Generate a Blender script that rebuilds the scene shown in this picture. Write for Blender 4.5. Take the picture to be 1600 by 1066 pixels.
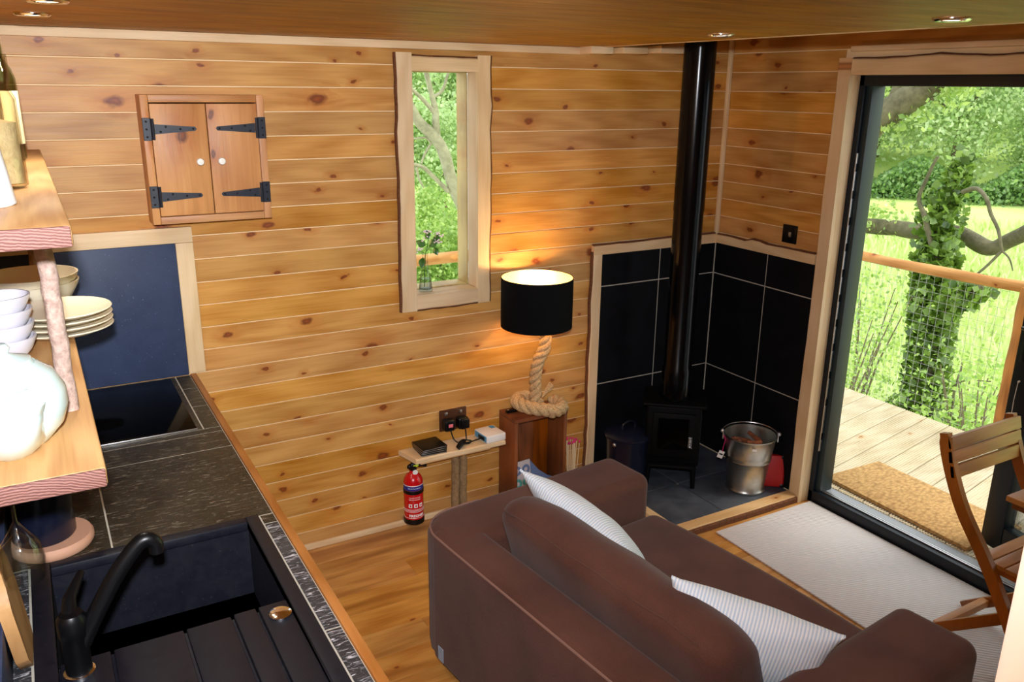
import bpy, bmesh, math, random
import numpy as np
from mathutils import Vector, Matrix, noise
random.seed(7); rng = np.random.default_rng(11)
S = bpy.context.scene; COL = S.collection
for o in list(bpy.data.objects): bpy.data.objects.remove(o)
PI = math.pi

# ------------------------------------------------------------------ camera, sky, sun, flash, exposure
CAM = Vector((0, 0, 1.987)); FOC = 1303.1
ROT = ((0.8680094, -0.4964353, 0.0105695), (0.1361570, 0.2584306, 0.9563864), (0.4775154, 0.8287132, -0.2919133))
cd = bpy.data.cameras.new('camera'); cam = bpy.data.objects.new('camera', cd); COL.objects.link(cam)
cd.sensor_width = 36; cd.lens = FOC / 1600 * 36; cd.clip_start = .02; cd.clip_end = 400
m = Matrix((ROT[0], ROT[1], tuple(-v for v in ROT[2]))).transposed().to_4x4(); m.translation = CAM
cam.matrix_world = m; S.camera = cam

W = bpy.data.worlds.new('sky'); S.world = W; W.use_nodes = True
W.node_tree.nodes['Background'].inputs[0].default_value = (.90, .97, 1, 1)
W.node_tree.nodes['Background'].inputs[1].default_value = 2.25

def lamp(name, kind, loc, energy, color, **k):
    l = bpy.data.lights.new(name, kind); l.energy = energy; l.color = color
    for a, b in k.items(): setattr(l, a, b)
    o = bpy.data.objects.new(name, l); o.location = loc; COL.objects.link(o); return o
def aim(o, target): o.rotation_euler = (Vector(target) - o.location).to_track_quat('-Z', 'Y').to_euler()
sun = lamp('sun', 'SUN', (8, 2, 12), 1.9, (1, .95, .85), angle=.3); aim(sun, (4, 5, 0)); 
flash = lamp('camera_flash', 'AREA', (-.01, -.02, 2.125), 47, (.93, .98, 1.07), shape='DISK', size=.06, spread=math.radians(124)); aim(flash, (.35, 3.3, 1.45))
S.view_settings.view_transform = 'Standard'; S.view_settings.look = 'None'
S.view_settings.exposure = -.12; S.view_settings.gamma = 1; S.view_settings.use_curve_mapping = False

# ------------------------------------------------------------------ node helpers
def srgb(r, g, b):
    f = lambda c: (c / 12.92 if c <= .04045 else ((c + .055) / 1.055) ** 2.4)
    return (f(r / 255), f(g / 255), f(b / 255), 1)
class NT:
    def __init__(s, name):
        s.m = bpy.data.materials.new(name); s.m.use_nodes = True; s.t = s.m.node_tree
        s.b = s.t.nodes['Principled BSDF']; s.out = s.t.nodes['Material Output']
    def n(s, kind, ins=None, **k):
        x = s.t.nodes.new('ShaderNode' + kind)
        for a, b in k.items(): setattr(x, a, b)
        for a, b in (ins or {}).items(): s.set(x.inputs[a], b)
        return x
    def set(s, sock, v):
        if isinstance(v, bpy.types.NodeSocket): s.t.links.new(v, sock)
        else: sock.default_value = v
    def p(s, **k):
        for a, b in k.items():
            s.set(s.b.inputs[{'c': 'Base Color', 'r': 'Roughness', 'm': 'Metallic', 'sp': 'Specular IOR Level', 'nrm': 'Normal', 'tr': 'Transmission Weight', 'ior': 'IOR', 'coat': 'Coat Weight', 'cr': 'Coat Roughness', 'sheen': 'Sheen Weight', 'al': 'Alpha', 'ec': 'Emission Color', 'es': 'Emission Strength'}[a]], b)
        return s.m
    def math(s, op, a, b=0., c=0., clamp=False):
        x = s.n('Math', {0: a, 1: b, 2: c}, operation=op, use_clamp=clamp); return x.outputs[0]
    def mix(s, f, a, b, mode='MIX'):
        x = s.n('Mix', data_type='RGBA', blend_type=mode); s.set(x.inputs[0], f); s.set(x.inputs[6], a); s.set(x.inputs[7], b); return x.outputs[2]
    def ramp(s, f, *st):
        x = s.n('ValToRGB', {0: f}); e = x.color_ramp.elements
        while len(e) < len(st): e.new(.5)
        for q, (p_, c) in zip(e, st): q.position = p_; q.color = c if len(c) == 4 else (*c, 1)
        return x.outputs[0]
    def noise(s, v, scale, detail=3, rough=.5, dist=0):
        return s.n('TexNoise', {'Vector': v, 'Scale': scale, 'Detail': detail, 'Roughness': rough, 'Distortion': dist}).outputs[0]
    def bump(s, h, st=.2, d=.01):
        return s.n('Bump', {'Height': h, 'Strength': st, 'Distance': d}).outputs[0]
    def obj(s): return s.n('TexCoord').outputs['Object']

def plain(name, c, r=.5, **k):
    t = NT(name); return t.p(c=c, r=r, **k)
def wood(name, light, dark, axes=(0, 2), grain=1., rough=.45, var=.22, knots=6., knot_amt=.62, knot_c=srgb(112, 50, 16), streak=None, sp=.35, bump=.12):
    t = NT(name); rnd = t.n('ObjectInfo').outputs['Random']
    sep = t.n('SeparateXYZ', {0: t.obj()}); ax = [sep.outputs[i] for i in range(3)]
    a, b = axes; c = 3 - a - b
    u = t.math('ADD', ax[a], t.math('MULTIPLY', rnd, 37.3)); v = t.math('ADD', ax[b], t.math('MULTIPLY', rnd, 11.7)); w = ax[c]
    # knots
    kv = t.n('CombineXYZ', {0: t.math('MULTIPLY', u, .62), 1: v, 2: 0.}).outputs[0]
    wob = t.noise(kv, 30, 2); kv2 = t.n('VectorMath', {0: kv, 1: t.n('CombineXYZ', {0: t.math('MULTIPLY', wob, .030), 1: t.math('MULTIPLY', wob, .026), 2: 0.}).outputs[0]}, operation='ADD').outputs[0]
    vo = t.n('TexVoronoi', {'Vector': kv2, 'Scale': knots}, voronoi_dimensions='2D'); cs = t.n('SeparateColor', {0: vo.outputs['Color']})
    rad = t.math('MULTIPLY', t.math('LESS_THAN', cs.outputs[0], knot_amt), t.math('MULTIPLY_ADD', t.math('POWER', cs.outputs[1], 2.), knots / 6.5 * .115, knots / 6.5 * .042))
    q = t.math('DIVIDE', vo.outputs['Distance'], t.math('MAXIMUM', rad, .0001))
    core = t.n('MapRange', {0: q, 1: .55, 2: 1.1, 3: 1., 4: 0.}).outputs[0]; halo = t.n('MapRange', {0: q, 1: .8, 2: 3.4, 3: 1., 4: 0.}).outputs[0]
    # grain bends around the knots
    gv = t.math('ADD', v, t.math('MULTIPLY', halo, .012))
    big = t.noise(t.n('CombineXYZ', {0: t.math('MULTIPLY', u, .9), 1: t.math('MULTIPLY', gv, 9.), 2: w}).outputs[0], 2.2 * grain, 3, .55, .7)
    fine = t.noise(t.n('CombineXYZ', {0: t.math('MULTIPLY', u, 2.), 1: t.math('MULTIPLY', gv, 75.), 2: t.math('MULTIPLY', w, 20.)}).outputs[0], 2. * grain, 3, .6, .3)
    ring = t.n('TexWave', {'Vector': t.n('CombineXYZ', {0: t.math('MULTIPLY', u, .35), 1: t.math('MULTIPLY', gv, 6.), 2: rnd}).outputs[0], 'Scale': 2.6 * grain, 'Distortion': 9., 'Detail': 2., 'Detail Scale': .6}).outputs['Fac']
    f = t.math('ADD', t.math('MULTIPLY', big, .55), t.math('ADD', t.math('MULTIPLY', fine, .30), t.math('MULTIPLY', ring, .15)))
    col = t.ramp(f, (.30, dark), (.62, light))
    if streak: col = t.mix(t.n('MapRange', {0: t.noise(t.n('CombineXYZ', {0: t.math('MULTIPLY', u, 1.), 1: t.math('MULTIPLY', v, 8.), 2: 0.}).outputs[0], 1.1, 2), 1: .56, 2: .72}).outputs[0], col, streak)
    hsv = t.n('HueSaturation', {'Hue': t.math('MULTIPLY_ADD', rnd, -.005, .504), 'Saturation': t.math('MULTIPLY_ADD', t.math('FRACT', t.math('MULTIPLY', rnd, 7.3)), .10, .96), 'Value': t.math('MULTIPLY_ADD', t.math('FRACT', t.math('MULTIPLY', rnd, 3.7)), var, 1 - var / 2), 'Color': col}).outputs[0]
    hsv = t.mix(t.math('MULTIPLY', halo, t.math('MULTIPLY', wob, 1.1)), hsv, t.mix(1., hsv, (.80, .52, .30, 1), 'MULTIPLY'))
    kc = t.mix(t.n('MapRange', {0: q, 1: .0, 2: .5}).outputs[0], tuple(min(1, x * 1.9) for x in knot_c[:3]) + (1,), knot_c)
    col = t.mix(t.math('MULTIPLY', core, .92), hsv, kc)
    return t.p(c=col, r=t.math('MULTIPLY_ADD', fine, .2, rough - .1), sp=sp, nrm=t.bump(fine, bump, .004))

M = {}
PL, PD = srgb(208, 152, 82), srgb(176, 116, 50)
M['pine_back'] = wood('pine_board_back', PL, PD, (0, 2), knots=6.5, knot_amt=.7)
M['pine_right'] = wood('pine_board_right', PL, PD, (1, 2), knots=6.5, knot_amt=.7)
M['tongue'] = plain('pale_tongue', srgb(244, 214, 164), .7)
M['floor'] = wood('floor_plank', srgb(206, 150, 84), srgb(168, 108, 52), (0, 1), rough=.45, knots=3.6, knot_amt=.5, var=.16, streak=srgb(156, 100, 50))
M['ceiling'] = wood('ceiling_board', srgb(188, 134, 42), srgb(150, 98, 24), (0, 1), rough=.5, knots=4, knot_amt=.35, var=.1)
M['pale_v'] = wood('pale_timber_upright', srgb(230, 200, 158), srgb(212, 176, 130), (2, 0), rough=.55, knots=3, knot_amt=.25, var=.06, knot_c=srgb(150, 96, 52))
M['pale_h'] = wood('pale_timber_level', srgb(230, 200, 158), srgb(212, 176, 130), (0, 2), rough=.55, knots=3, knot_amt=.25, var=.06, knot_c=srgb(150, 96, 52))
M['hearth_edge'] = wood('hearth_edging', srgb(224, 180, 124), srgb(196, 146, 90), (0, 1), rough=.5, knots=3, knot_amt=.3, var=.04)
M['pale_y'] = wood('pale_timber_deep', srgb(230, 200, 158), srgb(212, 176, 130), (1, 2), rough=.55, knots=3, knot_amt=.25, var=.06, knot_c=srgb(150, 96, 52))
M['weathered'] = wood('weathered_timber', srgb(196, 164, 106), srgb(150, 118, 66), (2, 0), var=.05)
M['cab_v'] = wood('cabinet_timber_upright', srgb(210, 152, 100), srgb(176, 116, 70), (2, 0), knots=6.5, knot_amt=.75, var=.06, knot_c=srgb(96, 48, 22), grain=.7)
M['cab_h'] = wood('cabinet_timber_level', srgb(204, 146, 94), srgb(172, 112, 66), (0, 2), knots=4, knot_amt=.3, var=.06, knot_c=srgb(96, 48, 22))
M['crate_v'] = wood('crate_timber', srgb(146, 76, 32), srgb(84, 38, 14), (2, 0), knots=4, knot_amt=.3, var=.25, knot_c=srgb(40, 16, 8))
M['crate_h'] = wood('crate_timber_level', srgb(140, 72, 32), srgb(84, 38, 16), (0, 1), knots=4, knot_amt=.3, var=.2, knot_c=srgb(40, 16, 8))
M['shelf'] = wood('thick_shelf_timber', srgb(204, 158, 102), srgb(170, 120, 70), (1, 0), knots=3, knot_amt=.3, var=.05)
M['chair'] = wood('acacia', srgb(168, 100, 44), srgb(116, 62, 22), (2, 0), knots=2, knot_amt=.1, var=.12, rough=.35)
M['chair_x'] = wood('acacia_slat', srgb(190, 128, 64), srgb(144, 90, 40), (0, 2), knots=2, knot_amt=.1, var=.16, rough=.4)
M['deck'] = wood('deck_board', srgb(212, 198, 170), srgb(190, 174, 142), (0, 1), knots=3, knot_amt=.2, var=.08, rough=.7, knot_c=srgb(150, 110, 66))
M['edge'] = wood('worktop_edging', srgb(178, 120, 70), srgb(142, 88, 44), (1, 2), knots=2, knot_amt=.1, var=.05)
M['log'] = wood('peeled_log', srgb(206, 150, 92), srgb(164, 104, 54), (1, 2), knots=6, knot_amt=.5, var=.1, rough=.7)
M['log_x'] = wood('peeled_log_x', srgb(206, 150, 92), srgb(164, 104, 54), (0, 2), knots=6, knot_amt=.5, var=.1, rough=.7)
M['log_z'] = wood('peeled_log_upright', srgb(198, 128, 58), srgb(142, 80, 30), (2, 1), knots=7, knot_amt=.6, var=.1, rough=.7)
M['board'] = wood('chopping_board_timber', srgb(196, 150, 96), srgb(150, 102, 56), (2, 1), knots=4, knot_amt=.3)
def bark_mat(name, a, b, sc=40, st=.8):
    t = NT(name); v = t.obj(); n1 = t.noise(v, sc, 5, .65); n2 = t.noise(v, sc * .3, 3)
    return t.p(c=t.mix(n2, t.ramp(n1, (.35, a), (.66, b)), b), r=.9, nrm=t.bump(n1, st, .01))
M['bark'] = bark_mat('bark_strip', srgb(58, 30, 14), srgb(122, 72, 36), 90)
M['branch'] = bark_mat('branch_bark', srgb(104, 74, 62), srgb(196, 168, 152), 70, .5)
M['branch2'] = bark_mat('split_branch_bark', srgb(92, 68, 42), srgb(160, 128, 88), 70, .5)
M['tree_bark'] = bark_mat('tree_bark', srgb(44, 40, 24), srgb(118, 112, 84), 14, 1)
M['wire'] = plain('galvanised_wire', (.36, .38, .36, 1), .5); M['sill_grey'] = plain('grey_sill', (.30, .32, .34, 1), .4); M['far_bark'] = plain('far_bark', srgb(120, 108, 84), .9)
# shelf end grain
t = NT('end_grain'); w_ = t.n('TexWave', {'Vector': t.n('VectorMath', {0: t.obj(), 1: (.05, 0, .28)}, operation='ADD').outputs[0], 'Scale': 62., 'Distortion': 4., 'Detail': 2.}, wave_type='RINGS', rings_direction='Y').outputs['Fac']
M['endgrain'] = t.p(c=t.ramp(w_, (.25, srgb(104, 64, 56)), (.75, srgb(148, 104, 92))), r=.7, nrm=t.bump(w_, .3, .003))
def slate(name, a, b, fleck, amt=.62, rough=.35, sp=.5, bump=.25, sc=8):
    t = NT(name); rnd = t.n('ObjectInfo').outputs['Random']
    v = t.n('VectorMath', {0: t.obj(), 1: t.n('CombineXYZ', {0: t.math('MULTIPLY', rnd, 13.), 1: t.math('MULTIPLY', rnd, 29.), 2: 0.}).outputs[0]}, operation='ADD').outputs[0]
    n1 = t.noise(v, sc, 6, .65, .5); st = t.n('Mapping', {0: v, 'Rotation': (0, 0, .5), 'Scale': (14, 75, 30)}).outputs[0]
    n2 = t.noise(st, 1.6, 4, .7, 1.2); n3 = t.noise(v, 160, 2)
    c = t.ramp(n1, (.3, a), (.7, b)); c = t.mix(t.n('MapRange', {0: n2, 1: amt, 2: amt + .12}).outputs[0], c, fleck)
    c = t.mix(t.n('MapRange', {0: n3, 1: .70, 2: .76}).outputs[0], c, fleck)
    return t.p(c=c, r=t.math('MULTIPLY_ADD', n1, .2, rough), sp=sp, nrm=t.bump(t.math('ADD', n1, t.math('MULTIPLY', n2, .4)), bump, .006))
M['slate_top'] = slate('worktop_slate', (.012, .009, .004, 1), (.034, .026, .013, 1), (.26, .22, .16, 1), .57)
M['slate_rough'] = slate('riven_slate', (.012, .012, .014, 1), (.045, .045, .048, 1), (.6, .58, .6, 1), .54, bump=.7)
M['splash'] = slate('splashback_slate', (.022, .034, .075, 1), (.040, .058, .115, 1), (.18, .21, .28, 1), .72, .4, .3, .1, 5)
M['tile'] = slate('stove_tile', (.0016, .0018, .003, 1), (.004, .0045, .007, 1), (.012, .012, .014, 1), .74, .5, .2, .12)
M['hearth'] = slate('hearth_tile', (.030, .036, .048, 1), (.085, .094, .112, 1), (.10, .10, .11, 1), .76, .4, .45, .12)
M['grout'] = plain('grout', srgb(176, 168, 152), .9); M['grout_h'] = plain('grout_floor', srgb(196, 178, 150), .9)
def fabric(name, a, b, sc=700, sheen=.3, st=.25):
    t = NT(name); v = t.obj(); n1 = t.noise(v, 5, 3); n2 = t.noise(t.n('Mapping', {0: v, 'Scale': (1, 1, .25)}).outputs[0], sc, 2)
    return t.p(c=t.ramp(t.math('ADD', t.math('MULTIPLY', n1, .5), t.math('MULTIPLY', n2, .5)), (.35, a), (.65, b)), r=.92, sp=.15, sheen=sheen, nrm=t.bump(n2, st, .002))
M['sofa'] = fabric('brown_linen', srgb(76, 46, 37), srgb(100, 64, 51), sheen=.1); M['piping'] = plain('sofa_piping', srgb(136, 100, 86), .9)
t = NT('striped_cotton'); w_ = t.n('TexWave', {'Vector': t.obj(), 'Scale': 34., 'Distortion': .2}, bands_direction='X').outputs['Fac']
M['cushion'] = t.p(c=t.ramp(w_, (.2, srgb(200, 214, 230)), (.6, srgb(244, 246, 246))), r=.9, sheen=.2, nrm=t.bump(w_, .35, .004))
t = NT('ribbed_rug'); v = t.obj(); w_ = t.n('TexWave', {'Vector': v, 'Scale': 30., 'Distortion': .6, 'Detail': 1.}, bands_direction='DIAGONAL').outputs['Fac']
M['rug'] = t.p(c=t.mix(t.noise(v, 6, 3), t.ramp(w_, (.2, srgb(196, 188, 184)), (.8, srgb(224, 218, 216))), srgb(212, 206, 204)), r=.95, nrm=t.bump(w_, .5, .004))
t = NT('coir'); v = t.obj(); vo = t.n('TexVoronoi', {'Vector': t.n('Mapping', {0: v, 'Scale': (45, 70, 60)}).outputs[0], 'Scale': 1.}).outputs['Distance']; n1 = t.noise(v, 220, 2)
M['coir'] = t.p(c=t.mix(t.math('MULTIPLY', vo, .8), t.ramp(n1, (.3, srgb(196, 150, 88)), (.7, srgb(224, 184, 122))), srgb(128, 88, 44)), r=.95, nrm=t.bump(vo, -.9, .01))
t = NT('hemp_rope'); v = t.obj(); n1 = t.noise(t.n('Mapping', {0: v, 'Scale': (1, 1, 1)}).outputs[0], 190, 3, .7)
M['rope'] = t.p(c=t.ramp(n1, (.3, srgb(150, 112, 66)), (.68, srgb(224, 192, 144))), r=.9, nrm=t.bump(n1, .6, .003))
M['black'] = plain('satin_black', (.0025, .0025, .003, 1), .36, sp=.3); M['stove'] = plain('stove_black', (.0012, .0012, .0014, 1), .6, sp=.12)
M['pipe'] = plain('flue_black', (.0015, .0016, .0022, 1), .17, sp=.22); M['frame'] = plain('anthracite_frame', (.006, .009, .014, 1), .45, sp=.35)
M['frame_green'] = plain('anthracite_leaf', (.022, .034, .034, 1), .45, sp=.35)
M['sink'] = slate('black_granite', (.003, .0036, .0095, 1), (.0072, .0078, .0128, 1), (.035, .034, .035, 1), .8, .42, .35, .06, 30)
M['hob'] = plain('hob_glass', (.001, .001, .0012, 1), .08, sp=.05); M['navy'] = plain('dark_navy_enamel', (.006, .008, .02, 1), .25, sp=.5)
M['shade'] = plain('black_shade_fabric', (.0025, .0025, .003, 1), .85, sp=.1); M['gold'] = plain('gold_lining', (.90, .70, .38, 1), .42, m=.6)
M['chrome'] = plain('chrome', (.85, .85, .87, 1), .12, m=1.); M['steel'] = plain('brushed_steel', (.62, .62, .62, 1), .35, m=1.)
t = NT('galvanised'); n1 = t.n('TexVoronoi', {'Vector': t.obj(), 'Scale': 55.}).outputs['Color']; gs = t.n('RGBToBW', {0: n1}).outputs[0]
M['galv'] = t.p(c=t.ramp(gs, (0, (.50, .50, .45, 1)), (1, (.58, .58, .53, 1))), m=1., r=t.math('MULTIPLY_ADD', gs, .05, .30))
M['red'] = plain('red_enamel', srgb(196, 12, 18), .25, coat=.4); M['red_case'] = plain('red_plastic', srgb(176, 10, 8), .5)
M['blue_label'] = plain('blue_label', srgb(28, 42, 130), .4); M['white_print'] = plain('white_print', (.85, .85, .85, 1), .5)
M['lime'] = plain('lime_pin', srgb(190, 216, 50), .4); M['white'] = plain('white_plastic', srgb(238, 232, 226), .35)
M['knob'] = plain('white_knob', srgb(244, 240, 226), .3); M['pink'] = plain('pink_tip', srgb(214, 40, 110), .7); M['pink_print'] = plain('pink_print', srgb(226, 110, 120), .6)
M['match'] = plain('match_stick', srgb(232, 202, 158), .7); M['router_blue'] = plain('pale_blue', srgb(70, 150, 190), .4)
M['iron'] = plain('black_iron', (.006, .009, .018, 1), .42, sp=.5); M['brown_plate'] = plain('brown_plate', srgb(90, 54, 32), .4, m=.5)
M['celadon'] = plain('celadon_glaze', srgb(206, 226, 220), .12, coat=.5); M['lilac'] = plain('lilac_white_glaze', srgb(226, 222, 230), .25); M['cream'] = plain('cream_glaze', srgb(240, 226, 196), .3)
M['jugwhite'] = plain('white_glaze', srgb(236, 242, 242), .15); M['terracotta'] = plain('pale_wood_ring', srgb(196, 146, 116), .7)
def glass(name, c=(1, 1, 1, 1), r=.0):
    t = NT(name); return t.p(c=c, tr=1., r=r, ior=1.45)
M['glass'] = glass('clear_glass', (.97, 1, .98, 1)); M['amber'] = glass('smoky_glass', (.80, .70, .50, 1)); M['green_glass'] = glass('green_glass', (.55, .72, .45, 1))
t = NT('window_pane'); fr = t.n('Fresnel', {'IOR': 1.45}).outputs[0]
mx = t.n('MixShader', {0: t.math('MULTIPLY', fr, .8), 1: t.n('BsdfTransparent', {0: (.97, .99, .98, 1)}).outputs[0], 2: t.n('BsdfGlossy', {1: .02}).outputs[0]}); t.t.links.new(mx.outputs[0], t.out.inputs[0]); M['pane'] = t.m
def thin_glass(name, c):
    t = NT(name); lw = t.n('LayerWeight', {0: .35}).outputs['Facing']
    tb_ = t.n('BsdfTransparent', {0: t.mix(t.math('POWER', lw, 1.5), c, tuple(x * .62 for x in c[:3]) + (1,))}).outputs[0]
    mx = t.n('MixShader', {0: t.math('MULTIPLY_ADD', t.math('POWER', lw, 3.), .5, .05), 1: tb_, 2: t.n('BsdfGlossy', {1: .03}).outputs[0]}); t.t.links.new(mx.outputs[0], t.out.inputs[0]); return t.m
M['glass'] = thin_glass('clear_glass', (.96, .98, .97, 1)); M['amber'] = thin_glass('smoky_glass', (.95, .93, .86, 1)); M['green_glass'] = thin_glass('green_glass', (.84, .90, .76, 1))
M['pasta'] = bark_mat('dry_pasta', srgb(176, 152, 114), srgb(222, 204, 168), 60, .6); M['label'] = plain('cream_label', srgb(240, 228, 190), .6)
M['glow'] = plain('lamp_glow', (1, .8, .5, 1), .5, ec=(1, .78, .5, 1), es=14.); M['spot_glow'] = plain('spot_glow', (1, .9, .7, 1), .5, ec=(1, .86, .62, 1), es=6.)
M['stone'] = plain('grey_heart', srgb(150, 130, 124), .7); M['paint'] = plain('white_paint', srgb(244, 226, 214), .6)
M['tagblue'] = plain('grey_tag', srgb(150, 164, 180), .6); M['booklet'] = plain('grey_pink_cover', srgb(186, 172, 172), .6); M['dull_blue'] = plain('dull_blue_cover', srgb(96, 112, 148), .6); M['teal'] = plain('teal_print', srgb(70, 150, 140), .6)
M['carcass'] = plain('cabinet_carcass', srgb(120, 96, 70), .7); M['wall_paint'] = plain('plain_pine_wall', srgb(196, 140, 78), .6)
def leaf(name, a, b, tr=.45, var=.5):
    t = NT(name); rnd = t.n('NewGeometry').outputs['Random Per Island']; c = t.ramp(rnd, (0, a), (1, b))
    d = t.n('BsdfDiffuse', {0: c}).outputs[0]; tl = t.n('BsdfTranslucent', {0: c}).outputs[0]; g = t.n('BsdfGlossy', {0: (1, 1, 1, 1), 1: .35}).outputs[0]
    mm = t.n('MixShader', {0: tr, 1: d, 2: tl}).outputs[0]; m2 = t.n('MixShader', {0: .05, 1: mm, 2: g}).outputs[0]; t.t.links.new(m2, t.out.inputs[0]); return t.m
M['ivy'] = leaf('ivy_leaf', srgb(64, 94, 24), srgb(148, 180, 76), .3); M['oak'] = leaf('oak_leaf', srgb(132, 168, 70), srgb(206, 226, 136), .5)
M['far_leaf'] = leaf('far_leaf', srgb(168, 198, 128), srgb(226, 238, 186), .5); M['far_leaf2'] = leaf('far_leaf_blue', srgb(148, 184, 132), srgb(206, 226, 178), .5)  # distance haze is put into the leaf colour: greens paled, no haze volume
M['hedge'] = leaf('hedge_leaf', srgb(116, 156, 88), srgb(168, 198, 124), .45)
M['grass'] = leaf('grass_blade', srgb(196, 216, 128), srgb(236, 244, 190), .4); M['weed'] = leaf('weed_leaf', srgb(130, 172, 70), srgb(200, 226, 120), .45)
M['dark_leaf'] = leaf('vase_leaf', srgb(44, 84, 30), srgb(70, 116, 44), .3); M['petal'] = plain('pale_petal', srgb(240, 226, 230), .7)
t = NT('field'); v = t.obj(); n1 = t.noise(v, .35, 4); n2 = t.noise(v, 9, 4, .7); sp_ = t.n('SeparateXYZ', {0: v})
M['field'] = t.p(c=t.mix(t.math('MULTIPLY', n2, .7), t.ramp(n1, (.35, srgb(206, 226, 130)), (.65, srgb(228, 240, 164))), srgb(182, 208, 110)), r=.95, sp=.1, nrm=t.bump(n2, .6, .1))

# ------------------------------------------------------------------ mesh helpers
WM = {}          # world matrix of each object, kept by hand
class MB:
    def __init__(s): s.v = []; s.f = []; s.mi = []
    def add(s, vs, fs, mi=0):
        o = len(s.v); s.v += [Vector(p) for p in vs]; s.f += [[i + o for i in f] for f in fs]; s.mi += [mi] * len(fs); return s
    def box(s, x0, x1, y0, y1, z0, z1, T=None, mi=0):
        p = [Vector((x, y, z)) for x in (x0, x1) for y in (y0, y1) for z in (z0, z1)]
        if T: p = [T @ q for q in p]
        return s.add(p, [(0, 1, 3, 2), (4, 6, 7, 5), (0, 4, 5, 1), (2, 3, 7, 6), (0, 2, 6, 4), (1, 5, 7, 3)], mi)
    def rbox(s, x0, x1, y0, y1, z0, z1, r=.004, seg=2, T=None, fn=None, sub=0, mi=0):
        b = bmesh.new(); bmesh.ops.create_cube(b, size=1)
        for q in b.verts: q.co = Vector(((x0 + x1) / 2 + q.co.x * (x1 - x0), (y0 + y1) / 2 + q.co.y * (y1 - y0), (z0 + z1) / 2 + q.co.z * (z1 - z0)))
        if sub: bmesh.ops.subdivide_edges(b, edges=b.edges[:], cuts=sub, use_grid_fill=True)
        es = [e for e in b.edges if len(e.link_faces) == 2 and e.link_faces[0].normal.dot(e.link_faces[1].normal) < .5]
        if not es: b.normal_update(); es = [e for e in b.edges if e.calc_face_angle(0) > .5]
        bmesh.ops.bevel(b, geom=es, offset=r, segments=seg, profile=.5, affect='EDGES')
        b.verts.index_update(); vs = [q.co.copy() for q in b.verts]
        if fn: vs = [fn(q) for q in vs]
        if T: vs = [T @ q for q in vs]
        s.add(vs, [[q.index for q in f.verts] for f in b.faces], mi); b.free(); return s
    def gbox(s, x0, x1, y0, y1, z0, z1, r, T=None, fn=None, step=.045):
        lo, hi = (x0, y0, z0), (x1, y1, z1); ts = []
        for a, b in zip(lo, hi):
            m_ = max(2, int((b - a - 2 * r) / step)); e = [r * (1 - math.tan(PI / 4 * (1 - k / 4))) for k in range(5)]
            ts.append([a + q for q in e] + [a + r + (b - a - 2 * r) * k / m_ for k in range(1, m_)] + [b - q for q in e[::-1]])
        for ax in range(3):
            u, v = [i for i in range(3) if i != ax]; nu, nv = len(ts[u]), len(ts[v])
            for val in (lo[ax], hi[ax]):
                vs = []
                for a in ts[u]:
                    for b in ts[v]:
                        p = [0, 0, 0]; p[ax] = val; p[u] = a; p[v] = b; p = Vector(p)
                        q = Vector([min(max(p[i], lo[i] + r), hi[i] - r) for i in range(3)]); d = p - q
                        p = q + d.normalized() * r
                        if fn: p = fn(p)
                        vs.append(T @ p if T else p)
                s.add(vs, [(i * nv + j, i * nv + j + 1, (i + 1) * nv + j + 1, (i + 1) * nv + j) for i in range(nu - 1) for j in range(nv - 1)])
        return s
    def prism(s, poly, fn, d0, d1, mi=0):        # poly of (a,b), fn(a,b,d)->point
        n = len(poly); vs = [fn(a, b, d0) for a, b in poly] + [fn(a, b, d1) for a, b in poly]
        return s.add(vs, [list(range(n))[::-1], list(range(n, 2 * n))] + [(i, (i + 1) % n, n + (i + 1) % n, n + i) for i in range(n)], mi)
    def tube(s, pts, r, seg=10, caps=True, mi=0):
        pts = [Vector(p) for p in pts]; n = len(pts); rs = r if isinstance(r, (list, tuple)) else [r] * n
        vs = []; up = None
        for i in range(n):
            d = (pts[min(i + 1, n - 1)] - pts[max(i - 1, 0)]).normalized()
            if up is None: up = d.orthogonal().normalized()
            up = (up - d * up.dot(d)); up = up.normalized() if up.length > 1e-6 else d.orthogonal().normalized(); sd = d.cross(up)
            vs += [pts[i] + (up * math.cos(2 * PI * k / seg) + sd * math.sin(2 * PI * k / seg)) * rs[i] for k in range(seg)]
        fs = [(i * seg + k, i * seg + (k + 1) % seg, (i + 1) * seg + (k + 1) % seg, (i + 1) * seg + k) for i in range(n - 1) for k in range(seg)]
        if caps: fs += [list(range(seg))[::-1], [(n - 1) * seg + k for k in range(seg)]]
        return s.add(vs, fs, mi)
    def lathe(s, prof, c=(0, 0, 0), seg=28, closed=False, T=None, mi=0):
        c = Vector(c); vs = []; n = len(prof)
        for r, z in prof: vs += [c + Vector((r * math.cos(2 * PI * k / seg), r * math.sin(2 * PI * k / seg), z)) for k in range(seg)]
        if T: vs = [T @ q for q in vs]
        fs = [(i * seg + k, i * seg + (k + 1) % seg, (i + 1) * seg + (k + 1) % seg, (i + 1) * seg + k) for i in range(n - 1) for k in range(seg)]
        if closed: fs += [((n - 1) * seg + k, (n - 1) * seg + (k + 1) % seg, (k + 1) % seg, k) for k in range(seg)]
        else:
            if prof[0][0] > 1e-6: fs.append(list(range(seg))[::-1])
            if prof[-1][0] > 1e-6: fs.append([(n - 1) * seg + k for k in range(seg)])
        return s.add(vs, fs, mi)
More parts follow.
